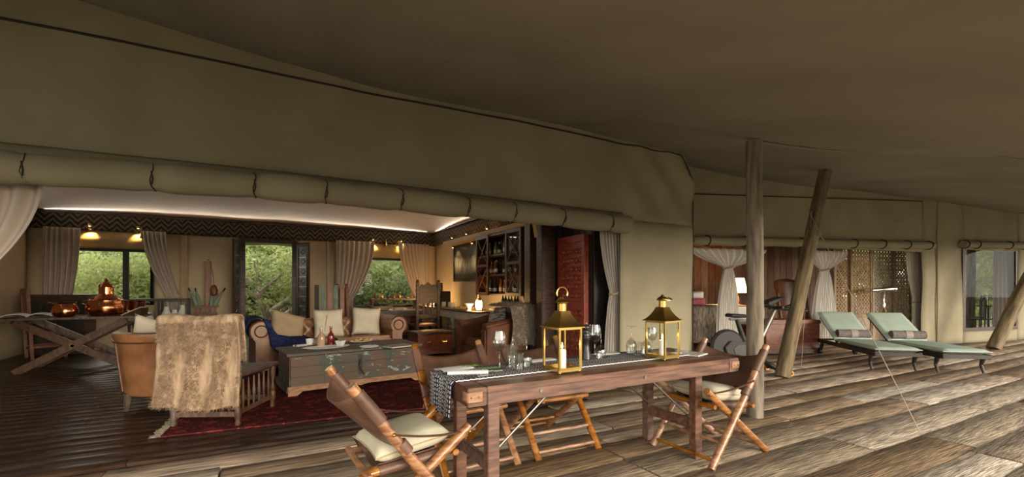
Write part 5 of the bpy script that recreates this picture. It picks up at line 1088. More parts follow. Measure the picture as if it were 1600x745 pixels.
# --- white sideboard with baluster legs
sb = thing('sideboard', 'long grey-white sideboard with turned baluster legs along the right wall', 'sideboard', (0, 0, FZ)); SX0, SX1, SY0, SY1, SZ = 3.48, 4.05, 7.9, 12.0, .84
mb = MB(); mb.bb(SX0 - .03, SX1, SY0, SY1, SZ - .035, SZ); mb.build('top', M['midwood'], sb, bevel=.006); mb = MB(); mb.bb(SX0, SX1 - .03, SY0 + .04, SY1 - .04, SZ - .19, SZ - .036); mb.build('apron', M['greypaint'], sb, bevel=.006)
BL = [(.06, 0), (.06, .05), (.035, .07), (.05, .12), (.065, .22), (.035, .34), (.03, .38), (.06, .42), (.04, .45), (.045, .58), (.06, .60), (.06, .65)]
for y in (8.1, 9.3, 10.6, 11.85):
    for x in (SX0 + .08, SX1 - .1): mb = MB(); mb.lathe(BL, (x, y, 0), 14); mb.build('leg', M['greypaint'], sb)
ST = FZ + SZ
def glow_lantern(lab, p, e):
    o = thing('oil_lantern', lab, 'lantern', p, 0, 'glowing oil lanterns on the sideboard'); mb = MB(); mb.lathe([(.07, 0), (.07, .02), (.05, .03)], n=14); mb.build('base', M['oldbrass'], o); mb = MB(); mb.lathe([(.045, .03), (.065, .08), (.065, .16), (.05, .21)], n=14); mb.build('glowing_glass', M['glow'], o)
    mb = MB(); mb.lathe([(.055, .21), (.05, .24), (.03, .26), (.03, .33), (.01, .34)], n=12); mb.build('cap', M['oldbrass'], o); l = bpy.data.lights.new('lantern_light', 'POINT'); l.energy = e; l.color = (1, .58, .22); l.shadow_soft_size = .08; link('lantern_light', l, o, (-.12, 0, .2))
glow_lantern('glowing oil lantern at the far end of the sideboard', (3.78, 11.35, ST), 9); glow_lantern('glowing oil lantern at the near end of the sideboard beside the bar', (3.66, 8.15, ST), 9)
o = thing('drinks_box', 'black upright box beside the far oil lantern', 'box', (3.85, 10.75, ST)); mb = MB(); mb.box((0, 0, .19), (.24, .42, .38)); mb.build('body', M['black'], o, bevel=.01); mb = MB(); mb.tube([(-.125, -.15, .3), (-.14, -.05, .12), (-.14, .1, .1), (-.125, .18, .3)], .012, 6); mb.build('handle', M['steel'], o)
for k, (y, lb) in enumerate(((10.3, 'first stack of white cups on the sideboard from the black box'), (10.0, 'second stack of white cups on the sideboard from the black box'), (9.7, 'third stack of white cups on the sideboard from the black box'))):
    o = thing('cup_stack', lb, 'cups', (3.7 + .05 * (k % 2), y, ST), 0, 'cup stacks on the sideboard')
    for j in range(2): mb = MB(); mb.lathe([(.03, 0), (.05, .03), (.055, .08), (.05, .08), (0, .03)], (0, 0, .045 * j), 12); mb.build('cup', M['white'], o)
for k, (y, lb) in enumerate(((9.35, 'white plate of pastries on the sideboard nearest the cups'), (9.0, 'middle white plate of pastries on the sideboard'), (8.7, 'white plate of pastries on the sideboard nearest the bar'))): plate(lb, (3.68, y, ST), .15, foods=9, fr=.8)
o = thing('footed_bowl', 'white footed bowl in front of the near oil lantern', 'bowl', (3.58, 8.45, ST)); mb = MB(); mb.lathe([(.05, 0), (.03, .02), (.03, .04), (.10, .14), (.095, .14), (0, .05)], n=18); mb.build('bowl', M['white'], o)
for k, (px, y, lb) in enumerate(((3.62, 10.45, 'short black bottle beside the black box'), (3.60, 10.62, 'small black bottle in front of the black box'))): bottle(lb, (px, y, ST), 'black', .17, .03, 'black', grp='black bottles on the sideboard')
# --- bar cabinet: upper glazed unit, lower counter, bottles
bc = thing('bar_cabinet', 'dark wooden wall cabinet with X-glazed doors and bottles', 'cabinet', (RX - .04, 0, 0)); CY0, CY1, CZ0, CZ1 = 6.75, 8.72, 1.18, 2.38
mb = MB(); mb.bb(-.34, 0, CY0, CY0 + .04, CZ0, CZ1); mb.bb(-.34, 0, CY1 - .04, CY1, CZ0, CZ1); mb.bb(-.02, 0, CY0 + .04, CY1 - .04, CZ0, CZ1); mb.build('carcass', M['dkwood'], bc, bevel=.004)
for z in (CZ0, 1.56, 1.95, CZ1 - .03): mb = MB(); mb.bb(-.33, -.02, CY0 + .04, CY1 - .04, z, z + .03); mb.build('shelf', M['dkwood'], bc, bevel=.003)
for y0, y1 in ((CY1 - .62, CY1 - .02), (CY0 + .02, CY0 + .62)):
    mb = MB()
    for a in ((y0, y0 + .06, CZ0, CZ1), (y1 - .06, y1, CZ0, CZ1), (y0 + .06, y1 - .06, CZ0, CZ0 + .06), (y0 + .06, y1 - .06, CZ1 - .06, CZ1), (y0 + .06, y1 - .06, 1.75, 1.80)): mb.bb(-.375, -.345, a[0], a[1], a[2], a[3])
    dd = mb.build('door', M['dkwood'], bc, bevel=.004)
    for za, zb in ((CZ0 + .06, 1.75), (1.80, CZ1 - .06)):
        for s in (0, 1): mb = MB(); mb.beam((-.36, y0 + .06, zb if s else za), (-.36, y1 - .06, za if s else zb), .014, .018, (1, 0, 0)); mb.build('glazing_bar', M['midwood'], dd)
        mb = MB(); mb.bb(-.358, -.354, y0 + .06, y1 - .06, za, zb); mb.build('pane', M['glass'], dd)
rb = random.Random(3); pos_words = ['first', 'second', 'third', 'fourth', 'fifth', 'sixth', 'seventh', 'eighth', 'ninth', 'tenth']
kinds = [('dark green', 'bottleg'), ('amber', 'bottlea'), ('pale', 'bottlec'), ('black', 'black')]
for sh, (z, lv) in enumerate(((CZ0 + .03, 'bottom'), (1.59, 'middle'), (1.98, 'top'))):
    for k in range(9):
        kd = rb.choice(kinds); y = CY1 - .18 - k * .195; bottle('%s bottle, %s from the far end on the %s shelf of the bar cabinet' % (kd[0], pos_words[k], lv), (RX - .04 - .2 + rb.uniform(-.06, .06), y + rb.uniform(-.03, .03), z), kd[1], rb.uniform(.22, .30), rb.uniform(.032, .042), rb.choice(['black', 'linen', 'sauce']), grp='bottles in the bar cabinet', labelm='labelpaper')
cn = thing('bar_counter', 'dark wooden bar counter below the glazed cabinet', 'counter', (RX - .04, 0, FZ)); mb = MB(); mb.bb(-.42, 0, 6.72, 7.85, .05, .86); mb.build('body', M['dkwood'], cn, bevel=.008); mb = MB(); mb.bb(-.46, 0, 6.69, 7.87, .865, .90); mb.build('top', M['blackwood'], cn, bevel=.006); mb = MB(); mb.bb(-.40, 0, 6.74, 7.83, 0, .05); mb.build('plinth', M['black'], cn)
for k in range(3): mb = MB(); y0 = 6.76 + k * .365; mb.bb(-.44, -.42, y0, y0 + .345, .1, .8); d3 = mb.build('door', M['dkwood'], cn, bevel=.006); mb = MB(); mb.ball((-.45, y0 + .3, .5), .014, n=8, m=5); mb.build('knob', M['oldbrass'], d3)
for k in range(8):
    kd = rb.choice(kinds); bottle('%s bottle, %s from the far end on the bar counter' % (kd[0], pos_words[k]), (RX - .26 + .06 * (-1) ** k, 7.75 - k * .12, FZ + .90), kd[1], rb.uniform(.24, .30), .036, rb.choice(['black', 'sauce']), grp='bottles on the bar counter', labelm='labelpaper')
o = thing('cocktail_stand', 'slanted red lacquer stand at the near end of the bar counter', 'stand', (RX - .3, 6.80, FZ + .90)); mb = MB(); mb.prism([(-.10, 0), (.10, 0), (.10, .42)], -.04, .04, lambda a, b, h: (h, a, b)); mb.build('panel', M['redwood'], o, bevel=.004)
# --- far dining group by the right back window
ft = thing('small_dining_table', 'small dark table with a fruit bowl before the right back window', 'table', (2.55, 10.55, FZ)); mb = MB(); mb.box((0, 0, .765), (1.25, .85, .035)); mb.build('top', M['midwood'], ft, bevel=.005); mb = MB(); mb.box((0, 0, .70), (1.1, .7, .09)); mb.build('apron', M['dkwood'], ft)
for x in (-.55, .55):
    for y in (-.34, .34): mb = MB(); mb.box((x, y, .36), (.07, .07, .72)); mb.build('leg', M['dkwood'], ft, bevel=.004)
fb = thing('fruit_bowl', 'pale woven bowl of dark fruit on the small far table', 'bowl', (2.26, 10.40, FZ + .783)); mb = MB(); mb.lathe([(.10, 0), (.16, .02), (.24, .09), (.25, .11), (.23, .11), (0, .04)], n=24); mb.build('bowl', M['tan'], fb)
for k in range(12): a = k * 2.4; r_ = .16 * math.sqrt((k + .5) / 12); mb = MB(); mb.ball((2.26 + r_ * math.cos(a), 10.40 + r_ * math.sin(a), FZ + .783 + .125), .045, n=10, m=6); tag(mb.build('fruit', M['blackwood']), 'round dark fruit heaped in the woven bowl', 'fruit', 'fruit in the woven bowl')
napkin('white napkin beside the fruit bowl on the far table', 2.62, 10.35, .2, .2, .12, .05, z=FZ + .783)['group'] = 'napkin on the far table'
def carved_chair(lab, loc, rz, h=1.36, m='dkwood'):
    c = thing('carved_chair', lab, 'chair', loc, rz, 'tall carved chairs round the far table')
    for x in (-.24, .24):
        mb = MB(); mb.beam((x, -.24, 0), (x, -.28, h), .06, .06, (1, 0, 0)); mb.build('back_post', M[m], c, bevel=.008)
        mb = MB(); mb.ball((x, -.28, h + .02), .035, n=10, m=6); mb.build('finial', M[m], c)
        mb = MB(); mb.bb(x - .03, x + .03, .18, .24, 0, .46); mb.build('leg', M[m], c, bevel=.006)
    mb = MB(); mb.bb(-.28, .28, -.25, .26, .46, .51); mb.build('seat', M['redwood'], c, bevel=.01)
    mb = MB(); mb.bb(-.21, .21, -.27, -.24, .64, .72); mb.build('back_rail', M[m], c, bevel=.005)
    mb = MB(); pl_ = [(-.21, 0), (-.21, .34), (-.15, .42), (-.08, .40), (0, .47), (.08, .40), (.15, .42), (.21, .34), (.21, 0)]; mb.prism(pl_, -.29, -.255, lambda a, b, hh: (a, hh, b + h - .46)); mb.build('crest_panel', M[m], c, bevel=.006)
    mb = MB(); mb.lathe([(.09, 0), (.09, .012), (.06, .02), (.0, .022)], (0, -.252, h - .22), 14, Matrix.Rotation(-PI / 2, 3, 'X')); mb.build('carved_boss', M[m], c)
    for x in (-.1, 0, .1): mb = MB(); mb.beam((x, -.256, .72), (x, -.27, h - .46), .05, .02, (0, 1, 0)); mb.build('slat', M[m], c)
    return c
carved_chair('tall carved dark chair at the left of the far table', (1.66, 10.35, FZ), math.radians(-75), 1.34, 'redwood')
carved_chair('tall carved dark chair in front of the right end of the far table', (3.02, 9.72, FZ), math.radians(4), 1.42); carved_chair('tall carved dark chair at the right end of the far table', (3.42, 10.62, FZ), math.radians(60), 1.38)
ps = thing('painted_slat_chair', 'narrow chair with tall green and pink painted slats behind the sofa', 'chair', (1.13, 10.05, FZ), math.radians(-10))
for k in range(5): mb = MB(); x = -.24 + k * .12; mb.beam((x, -.2, .5), (x, -.26, 1.36), .085, .02, (0, 1, 0)); mb.build('slat', M['verdigris' if k % 2 else 'slatred'] if k else M['blackwood'], ps, bevel=.008)
for x in (-.22, .22):
    for y in (-.2, .2): mb = MB(); mb.box((x, y, .23), (.05, .05, .46)); mb.build('leg', M['dkwood'], ps, bevel=.005)
mb = MB(); mb.box((0, 0, .485), (.54, .48, .05)); mb.build('seat', M['dkwood'], ps, bevel=.008)
cs = thing('console_shelf', 'low open shelf with bottles under the right back window', 'shelf', (2.95, 12.12, FZ))
for z in (.06, .52, .98): mb = MB(); mb.bb(-.6, .6, -.16, .16, z, z + .035); mb.build('shelf', M['redwood'], cs, bevel=.004)
for x in (-.58, .58): mb = MB(); mb.bb(x - .02, x + .02, -.16, .16, 0, 1.01); mb.build('side', M['redwood'], cs, bevel=.004)
for k in range(7): bottle('small bottle, %s from the left on the top of the console shelf' % pos_words[k], (2.95 - .48 + k * .16, 12.1, FZ + 1.016), ['bottlea', 'brass', 'bottleg'][k % 3], .14 + .03 * (k % 3), .035, 'oldbrass', grp='bottles on the console shelf')
for k in range(4): mb = MB(); mb.lathe([(.04, 0), (.07, .05), (.06, .16), (.04, .19), (0, .17)], n=14); tag(mb.build('jar', M['white'], None, loc=(2.95 - .36 + k * .22, 12.08, FZ + .556)), '%s white jar from the left on the middle of the console shelf' % pos_words[k], 'jar', 'white jars on the console shelf')
# ================================================================== RIGHT SIDE: LOUNGERS, BIKE, BEDROOM
def lounger(lab, foot, ang):
    c = thing('sun_lounger', lab, 'sun lounger', (foot[0], foot[1], 0), ang, 'sun loungers on the deck'); W = .31      # local +x runs from foot to head
    for s in (-1, 1):
        mb = MB(); mb.beam((-.12, s * W, .265), (1.95, s * W, .265), .04, .075); mb.build('side_rail', M['blackwood'], c, bevel=.008)
        mb = MB(); mb.tube([(.02, s * W, .24), (.06, s * W, .12), (.01, s * W, .0)], [.034, .024, .018], 8); mb.build('leg', M['blackwood'], c)
        mb = MB(); mb.tube([(1.70, s * W, .24), (1.74, s * W, .12), (1.78, s * W, .06)], [.034, .028, .024], 8); mb.build('leg', M['blackwood'], c)
        mb = MB(); mb.cyl((1.80, s * (W - .02), .062), (1.80, s * (W + .02), .062), .06, n=18); mb.build('wheel', M['rubber'], c)
        mb = MB(); mb.beam((1.22, s * (W - .05), .30), (1.90, s * (W - .05), .74), .03, .05); mb.build('back_rail', M['blackwood'], c, bevel=.005)
    mb = MB(); mb.beam((-.10, -W, .265), (-.10, W, .265), .045, .06); mb.build('end_rail', M['blackwood'], c, bevel=.008)
    for k in range(9): mb = MB(); mb.box((.02 + k * .135, 0, .29), (.09, 2 * W - .03, .016)); mb.build('slat', M['midwood'], c)
    for k in range(5): t = (k + .5) / 5; mb = MB(); mb.box((1.24 + .66 * t, 0, .335 + .43 * t), (.09, 2 * W - .10, .014), (0, -.575, 0)); mb.build('slat', M['midwood'], c)
    mb = MB(); mb.beam((1.72, -W, .30), (1.72, W, .30), .03, .03); mb.beam((1.72, 0, .30), (1.6, 0, .55), .04, .02); mb.build('prop', M['blackwood'], c)
    def pad(x0, z0, x1, z1, nm):
        L_ = math.hypot(x1 - x0, z1 - z0); an = math.atan2(z1 - z0, x1 - x0); mb = MB(); n_ = 16; T = .075
        def g(sg):
            def f(u, v):
                a, b = 2 * u - 1, 2 * v - 1; k = max(0, (1 - a ** 12) * (1 - b ** 12)) ** .4; return (L_ / 2 + a * L_ / 2, b * (W + .01), T / 2 + sg * T / 2 * k + (.006 * noise.noise((u * 3, v * 3, sg)) if sg > 0 else 0))
            return f
        mb.grid(g(1), 26, 16); mb.grid(g(-1), 26, 16); mb.build(nm, M['mint'], c, loc=(x0, 0, z0), rot=(0, -an, 0), angle=80)
        pts = [(L_ / 2 + math.copysign(L_ / 2, math.cos(a_)) * min(1, abs(math.cos(a_)) * 1.414), math.copysign(W + .012, math.sin(a_)) * min(1, abs(math.sin(a_)) * 1.414), T / 2) for a_ in [2 * PI * k / 48 for k in range(48)]]
        mb = MB(); mb.tube(pts, .006, 5, closed=True); mb.build(nm + '_piping', M['mint'], c, loc=(x0, 0, z0), rot=(0, -an, 0))
    pad(-.12, .305, 1.22, .305, 'seat_pad'); pad(1.20, .325, 1.92, .80, 'back_pad'); return c
LA = math.radians(50); LO = [('left sun lounger with pale green cushions', onZ(1399, 580)), ('right sun lounger with pale green cushions nearer the window', onZ(1498, 583))]
l0 = lounger(LO[0][0], (8.86, 3.45), LA); dup(l0, LO[1][0], (9.50, 2.84, 0), LA + .03)
def towel_roll(lab, base, ang):
    c = Matrix.Rotation(ang, 3, 'Z'); p = V((base[0], base[1], 0)) + c @ V((1.20, 0, 0)); mb = MB(); mb.tube([(0, -.27 + .54 * k / 12, .0) for k in range(13)], [.075 * (1 + .03 * noise.noise((k * .5, base[0], 0))) for k in range(13)], 18); o = mb.build('rolled_towel', M['towel'], None, loc=(p.x, p.y, .468), rot=(0, 0, ang), angle=60); tag(o, lab, 'towel', 'rolled towels on the loungers')
    mb = MB(); mb.tube([(0, -.05, 0), (0, .06, 0)], .079, 18); mb.build('paler_band', M['paper'] if False else M['towelband'], o)
    mb = MB(); mb.tube([(.055 * (1 - k / 40) * math.cos(k * .5), -.272, .055 * (1 - k / 40) * math.sin(k * .5)) for k in range(36)], .006, 5); mb.build('spiral_edge', M['towel'], o)
M['towelband'] = mat('pale_grey_band', (.33, .29, .27), (.42, .37, .34), .95, ns=30, bump=.3, bs=150, spec=.1)
towel_roll('rolled grey towel on the left sun lounger', (8.86, 3.45), LA); towel_roll('rolled grey towel on the right sun lounger', (9.50, 2.84), LA + .03)
# --- exercise bike with rear flywheel
bkp = onD(1172, 450, 6.95); bk_ = thing('exercise_bike', 'black and grey exercise bike behind the upright pole', 'exercise bike', (bkp.x, bkp.y, 0), math.radians(-22))   # local +x to the handlebars
for x, w_ in ((.47, .24), (-.45, .24)):
    mb = MB(); mb.cyl((x, -w_, .06), (x, w_, .06), .026, n=12); mb.build('stabiliser', M['rubber'], bk_)
    for s in (-1, 1): mb = MB(); mb.cyl((x, s * (w_ + .005), .042), (x, s * (w_ + .045), .042), .042, n=16); wh = mb.build('wheel', M['orange'], bk_); mb = MB(); mb.cyl((x, s * (w_ + .0), .042), (x, s * (w_ + .05), .042), .02, n=12); mb.build('hub', M['rubber'], wh)
mb = MB(); mb.tube([(.47, 0, .06), (.10, 0, .24), (-.45, 0, .06)], .04, 10); mb.build('base_frame', M['rubber'], bk_)
mb = MB(); mb.tube([(-.05, 0, .22), (.22, 0, .62), (.43, 0, 1.02)], [.05, .045, .04], 10); mb.build('front_frame', M['bikegrey'], bk_)
mb = MB(); mb.tube([(.05, 0, .24), (-.12, 0, .56), (-.22, 0, .84)], [.05, .042, .03], 10); mb.build('seat_post', M['rubber'], bk_)
mb = MB(); mb.lathe([(.0, -.05), (.24, -.045), (.27, -.02), (.27, .02), (.24, .045), (.0, .05)], (-.38, 0, .42), 30, Matrix.Rotation(PI / 2, 3, 'X')); mb.build('flywheel', M['rubber'], bk_)
mb = MB(); pl_ = [(.2, .25), (.16, .38), (-.10, .50), (-.36, .52), (-.46, .42), (-.42, .30), (-.2, .22), (.08, .18)]; mb.prism(pl_, -.085, -.055, lambda a, b, h: (a, h, b)); mb.prism(pl_, .055, .085, lambda a, b, h: (a, h, b)); mb.build('belt_cover', M['rubber'], bk_, bevel=.01)
mb = MB(); mb.prism([(a * .62 - .04, (b - .36) * .62 + .36) for a, b in pl_], -.092, -.085, lambda a, b, h: (a, h, b)); mb.build('cover_badge', M['black'], bk_, bevel=.003)
mb = MB(); mb.grid(lambda u, v: (-.36 + .28 * u, (v - .5) * (.17 - .12 * u), .875 + .02 * (1 - (2 * v - 1) ** 2) + .02 * (1 - u)), 10, 8); mb.build('saddle', M['rubber'], bk_, solid=.04)
mb = MB(); mb.tube([(-.34, 0, .845), (-.12, 0, .845)], .022, 8); mb.build('saddle_slider', M['steel'], bk_)
for s in (-1, 1):
    mb = MB(); mb.cyl((.05, s * .09, .24), (.05 + s * .12, s * .11, .24 + s * .08), .014, n=8); cr_ = mb.build('crank', M['steel'], bk_); mb = MB(); mb.box((.05 + s * .12, s * .16, .24 + s * .08), (.10, .09, .03)); mb.build('pedal', M['rubber'], cr_)
    mb = MB(); mb.tube([(.36, s * .05, 1.0), (.46, s * .20, 1.04), (.60, s * .22, 1.10), (.72, s * .20, 1.17)], .018, 8); mb.build('handlebar', M['rubber'], bk_)
    mb = MB(); mb.tube([(.46, s * .20, 1.04), (.66, s * .24, .99), (.78, s * .20, .97), (.86, s * .10, .99)], .018, 8); mb.build('lower_grip', M['rubber'], bk_)
mb = MB(); mb.tube([(.40, -.2, 1.03), (.38, 0, 1.02), (.40, .2, 1.03)], .02, 8); mb.build('handlebar_bridge', M['rubber'], bk_)
mb = MB(); mb.prism([(-.13, 0), (.13, .10), (.13, .13), (-.13, .04)], -.11, .11, lambda a, b, h: (.36 + a, h, 1.06 + b)); mb.build('console', M['rubber'], bk_, bevel=.01)
# --- bed
bdp = onD(1132, 450, 10.1); BR = math.radians(-24)
bed = thing('bed', 'high bed with fur blanket inside the bedroom tent', 'bed', (bdp.x, bdp.y, 0), BR); BLn, BWd = 2.05, 1.7    # local +x towards the foot
mb = MB(); mb.bb(-1.0, 1.0, 0, BWd, .10, .50); mb.build('frame', M['redwood'], bed, bevel=.01)
mb = MB(); mb.bb(-.98, .98, -.0, BWd - .02, .505, .90); mb.build('mattress', M['sheet'], bed, bevel=.06)
mb = MB(); mb.grid(lambda u, v: (-1.02 + 1.0 * u, -.03 + 1.2 * max(0, (v - .4)) / .6 * 1.0 - (.03 if v < .4 else 0) + .02 * math.sin(u * 14), .915 + .02 * noise.noise((u * 4, v * 4, 0)) - max(0, .4 - v) * 1.9), 30, 24); mb.build('fur_blanket', M['furblanket'], bed, solid=.02, angle=80)
mb = MB(); mb.bb(-1.10, -1.0, -.1, BWd + .1, .1, 1.55); mb.build('headboard', M['bedwood'], bed, bevel=.01); mb = MB(); mb.bb(-1.0, -.92, .0, BWd, 1.28, 1.36); mb.build('headboard_ledge', M['redwood'], bed, bevel=.006)
for x in (-.95, .95):
    for y in (.05, BWd - .05): mb = MB(); mb.box((x, y, .05), (.08, .08, .10)); mb.build('leg', M['dkwood'], bed)
def bl_(x, y, z): q = Matrix.Rotation(BR, 3, 'Z') @ V((x, y, 0)); return (bdp.x + q.x, bdp.y + q.y, z)
throw_pillow('white pillow on top of the pink bolster at the bed head', 'sheet', bl_(-.68, .32, 1.16), .68, .18, .46, BR, 0, 0, 'pillows on the bed', 'pillow'); throw_pillow('dusky pink pillow under the white pillow at the bed head', 'pink', bl_(-.66, .30, 1.01), .70, .20, .46, BR, 0, 0, 'pillows on the bed', 'pillow')
# --- chest at the bed foot
chp = onD(1226, 450, 9.35); chs = thing('foot_chest', 'reddish brown wooden chest with brass hasps in front of the bed', 'chest', (chp.x, chp.y, 0), math.radians(-24)); mb = MB(); mb.box((0, 0, .34), (1.15, .5, .50)); mb.build('body', M['redwood'], chs, bevel=.01); mb = MB(); mb.box((0, 0, .635), (1.19, .54, .08)); mb.build('lid', M['redwood'], chs, bevel=.015); mb = MB(); mb.box((0, 0, .045), (1.19, .54, .09)); mb.build('plinth', M['midwood'], chs, bevel=.01)
for x in (-.0, .06): mb = MB(); mb.tube([(x, -.275, .62), (x + .03, -.29, .5), (x - .02, -.28, .40), (x + .01, -.26, .33)], .014, 6); mb.build('strap', M['black'], chs)
mb = MB(); mb.cyl((.03, -.25, .30), (.03, -.268, .30), .05, n=14); mb.build('brass_lock', M['brass'], chs)
# --- bedside lamp and window with green view, wing chair
lp = onD(1152, 450, 11.6); nt_ = thing('night_table', 'small bedside table behind the bed net', 'table', (lp.x, lp.y, 0)); mb = MB(); mb.box((0, 0, .86), (.5, .5, .04)); mb.build('top', M['redwood'], nt_, bevel=.005)
for x in (-.2, .2):
    for y in (-.2, .2): mb = MB(); mb.box((x, y, .42), (.05, .05, .84)); mb.build('leg', M['redwood'], nt_)
lm = thing('table_lamp', 'glowing cream shaded lamp on the bedside table', 'lamp', (lp.x, lp.y, .88)); mb = MB(); mb.lathe([(.09, 0), (.09, .02), (.03, .05), (.06, .12), (.03, .22), (.012, .26), (.012, .34)], n=16); mb.build('base', M['oldbrass'], lm); mb = MB(); mb.lathe([(.24, .32), (.16, .70)], n=24, caps=False)
M['shade'] = mat('lit_cream_shade', (.8, .66, .42), rough=.9, emit=(1, .72, .38), es=1.6); mb.build('shade', M['shade'], lm, solid=.004); l = bpy.data.lights.new('table_lamp_light', 'POINT'); l.energy = 60; l.color = (1, .62, .3); l.shadow_soft_size = .08; link('table_lamp_light', l, lm, (0, 0, .5))
wc = thing('wing_chair', 'rounded brown leather lounge chair beyond the exercise bike handlebars', 'armchair', onD(1243, 450, 10.9) - V((0, 0, EYE)), math.radians(-20))
mb = MB(); mb.grid(lambda u, v: (.40 * math.sin((u - .5) * 3.0), .30 * math.cos((u - .5) * 3.0) - .1 + .18 * v, .35 + 1.20 * v * (1 - .25 * abs(2 * u - 1) ** 2.5)), 20, 14); mb.build('back_shell', M['oxleather'], wc, solid=.09, angle=80); mb = MB(); mb.box((0, -.12, .42), (.66, .62, .16)); mb.build('seat', M['oxleather'], wc, bevel=.05)
for x in (-.26, .26):
    for y in (-.36, .14): mb = MB(); mb.cyl((x, y, 0), (x, y, .345), .022, .03, 8); mb.build('leg', M['dkwood'], wc)
# --- carved screens
def screen(lab, p, rz, w_, h_, cell):
    s = thing('carved_screen', lab, 'screen', p, rz, 'carved lattice screens'); mb = MB(); e = .06
    for a in ((-w_ / 2, -w_ / 2 + e, 0, h_), (w_ / 2 - e, w_ / 2, 0, h_), (-w_ / 2 + e, w_ / 2 - e, 0, .12), (-w_ / 2 + e, w_ / 2 - e, h_ - .1, h_), (-w_ / 2 + e, w_ / 2 - e, .62, .70)): mb.bb(a[0], a[1], -.02, .02, a[2], a[3])
    mb.build('frame', M['carved'], s, bevel=.004)
    mb = MB(); mb.bb(-w_ / 2 + e, w_ / 2 - e, -.008, .008, .12, .62); mb.build('lower_panel', M['carved'], s)
    mb = MB(); nx = int((w_ - 2 * e) / cell); nz = int((h_ - .80) / cell); cx = (w_ - 2 * e) / nx; cz = (h_ - .80) / nz
    for i in range(nx):
        for j in range(nz):
            c_ = V((-w_ / 2 + e + cx * (i + .5), 0, .70 + cz * (j + .5))); k = 7
            R0, R1 = .58, .27; vs = []
            for a_ in range(k):
                an = 2 * PI * a_ / k + (i + j) % 2 * .4; ca_, sa_ = math.cos(an), math.sin(an)
                vs += [c_ + V((cx * R0 * ca_, .008, cz * R0 * sa_)), c_ + V((cx * R1 * ca_, .008, cz * R1 * sa_)), c_ + V((cx * R1 * ca_, -.008, cz * R1 * sa_)), c_ + V((cx * R0 * ca_, -.008, cz * R0 * sa_))]
            mb.add(vs, [(a_ * 4 + b, a_ * 4 + (b + 1) % 4, ((a_ + 1) % k) * 4 + (b + 1) % 4, ((a_ + 1) % k) * 4 + b) for a_ in range(k) for b in range(4)])
    stuff(mb.build('lattice', M['carved'], s, flat=True)); return s
def bin_(px, off): 
    r = ray(px); d_ = (5.75 + .178 * 6.85 + off) / (r[1] + .178 * r[0]); return V((r[0] * d_, r[1] * d_, 0))
for a, b, lb, off in ((1302, 1328, 'carved lattice screen behind the right mosquito net', .75), (1328, 1362, 'broad carved lattice screen left of the brass telescope', .7), (1362, 1396, 'carved lattice screen behind the brass telescope', .75), (1396, 1424, 'carved lattice screen right of the telescope with bright gaps', .7)):
    p0, p1 = bin_(a, off), bin_(b, off); mid = (p0 + p1) / 2; screen(lb, mid, math.atan2(p1.y - p0.y, p1.x - p0.x), (p1 - p0).length - .02, 2.45, .095)
# --- brass telescope
tp = bin_(1380, .25); tl = thing('telescope', 'silver and brass telescope on a tripod behind the loungers', 'telescope', tp, math.radians(-20)); mb = MB(); mb.tube([(-.30, 0, 1.27), (.0, 0, 1.29), (.02, 0, 1.29), (.24, 0, 1.30), (.25, 0, 1.30), (.30, 0, 1.30)], [.035, .045, .06, .06, .07, .07], 16); mb.build('tube', M['steel'], tl); mb = MB(); mb.lathe([(.03, 0.85), (.05, .95), (.025, 1.0), (.03, 1.1), (.05, 1.18), (.02, 1.24)], n=14); mb.build('mount', M['steel'], tl)
for k in range(3): a = k * 2.1 + .4; mb = MB(); mb.beam((0, 0, .92), (.40 * math.cos(a), .40 * math.sin(a), .0), .035, .03); mb.build('tripod_leg', M['honey'], tl)
# --- mosquito nets and curtain of the bedroom opening
def net(lab, x0, x1, xt, ztop, zt, zb, wt, wb_, off=.30):
    def q(x): return (x, bw(x) + off)
    return curtain(lab, q(x0), q(x1), ztop, zt, zb, q(xt - wt), q(xt + wt), q(xt - wb_), q(xt + wb_), 'net', 10, .05, 'mosquito_net', .002, True, 'mosquito nets')
xa = bin_(1075, .3).x; xb = bin_(1195, .3).x; xt = bin_(1138, .3).x; net('white net gathered in front of the bed', xa, xb, xt, 2.10, 1.73, .30, .08, .28)
xa = bin_(1258, .3).x; xb = bin_(1322, .3).x; xt = bin_(1288, .3).x; net('white net gathered beside the sun loungers', xa, xb, xt, 2.13, 1.72, .10, .09, .36)
x0, x1 = bin_(1412, .25).x, bin_(1438, .25).x; curtain('grey curtain tied at the right jamb of the bedroom opening', (x0, bw(x0) + .2), (x1, bw(x1) + .2), 2.2, 1.0, .05, (x1 - .32, bw(x1) + .25), (x1 - .02, bw(x1) + .2), (x1 - .35, bw(x1) + .25), (x1 - .02, bw(x1) + .2), 'curtainw', 6, .03)
# sheer curtain inside far-right window
x0, x1 = onD(1556, 450, 11.3).x + .2, WX1 + .35; curtain('dark sheer curtain in the right half of the far window', (x0, bw(x0) + .15), (x1, bw(x1) + .15), 2.26, 1.0, .3, (x0 - .05, bw(x0) + .15), (x1, bw(x1) + .15), (x0 - .1, bw(x0) + .15), (x1, bw(x1) + .15), 'sheer', 6, .04, tie=False) if 'sheer' in M else None
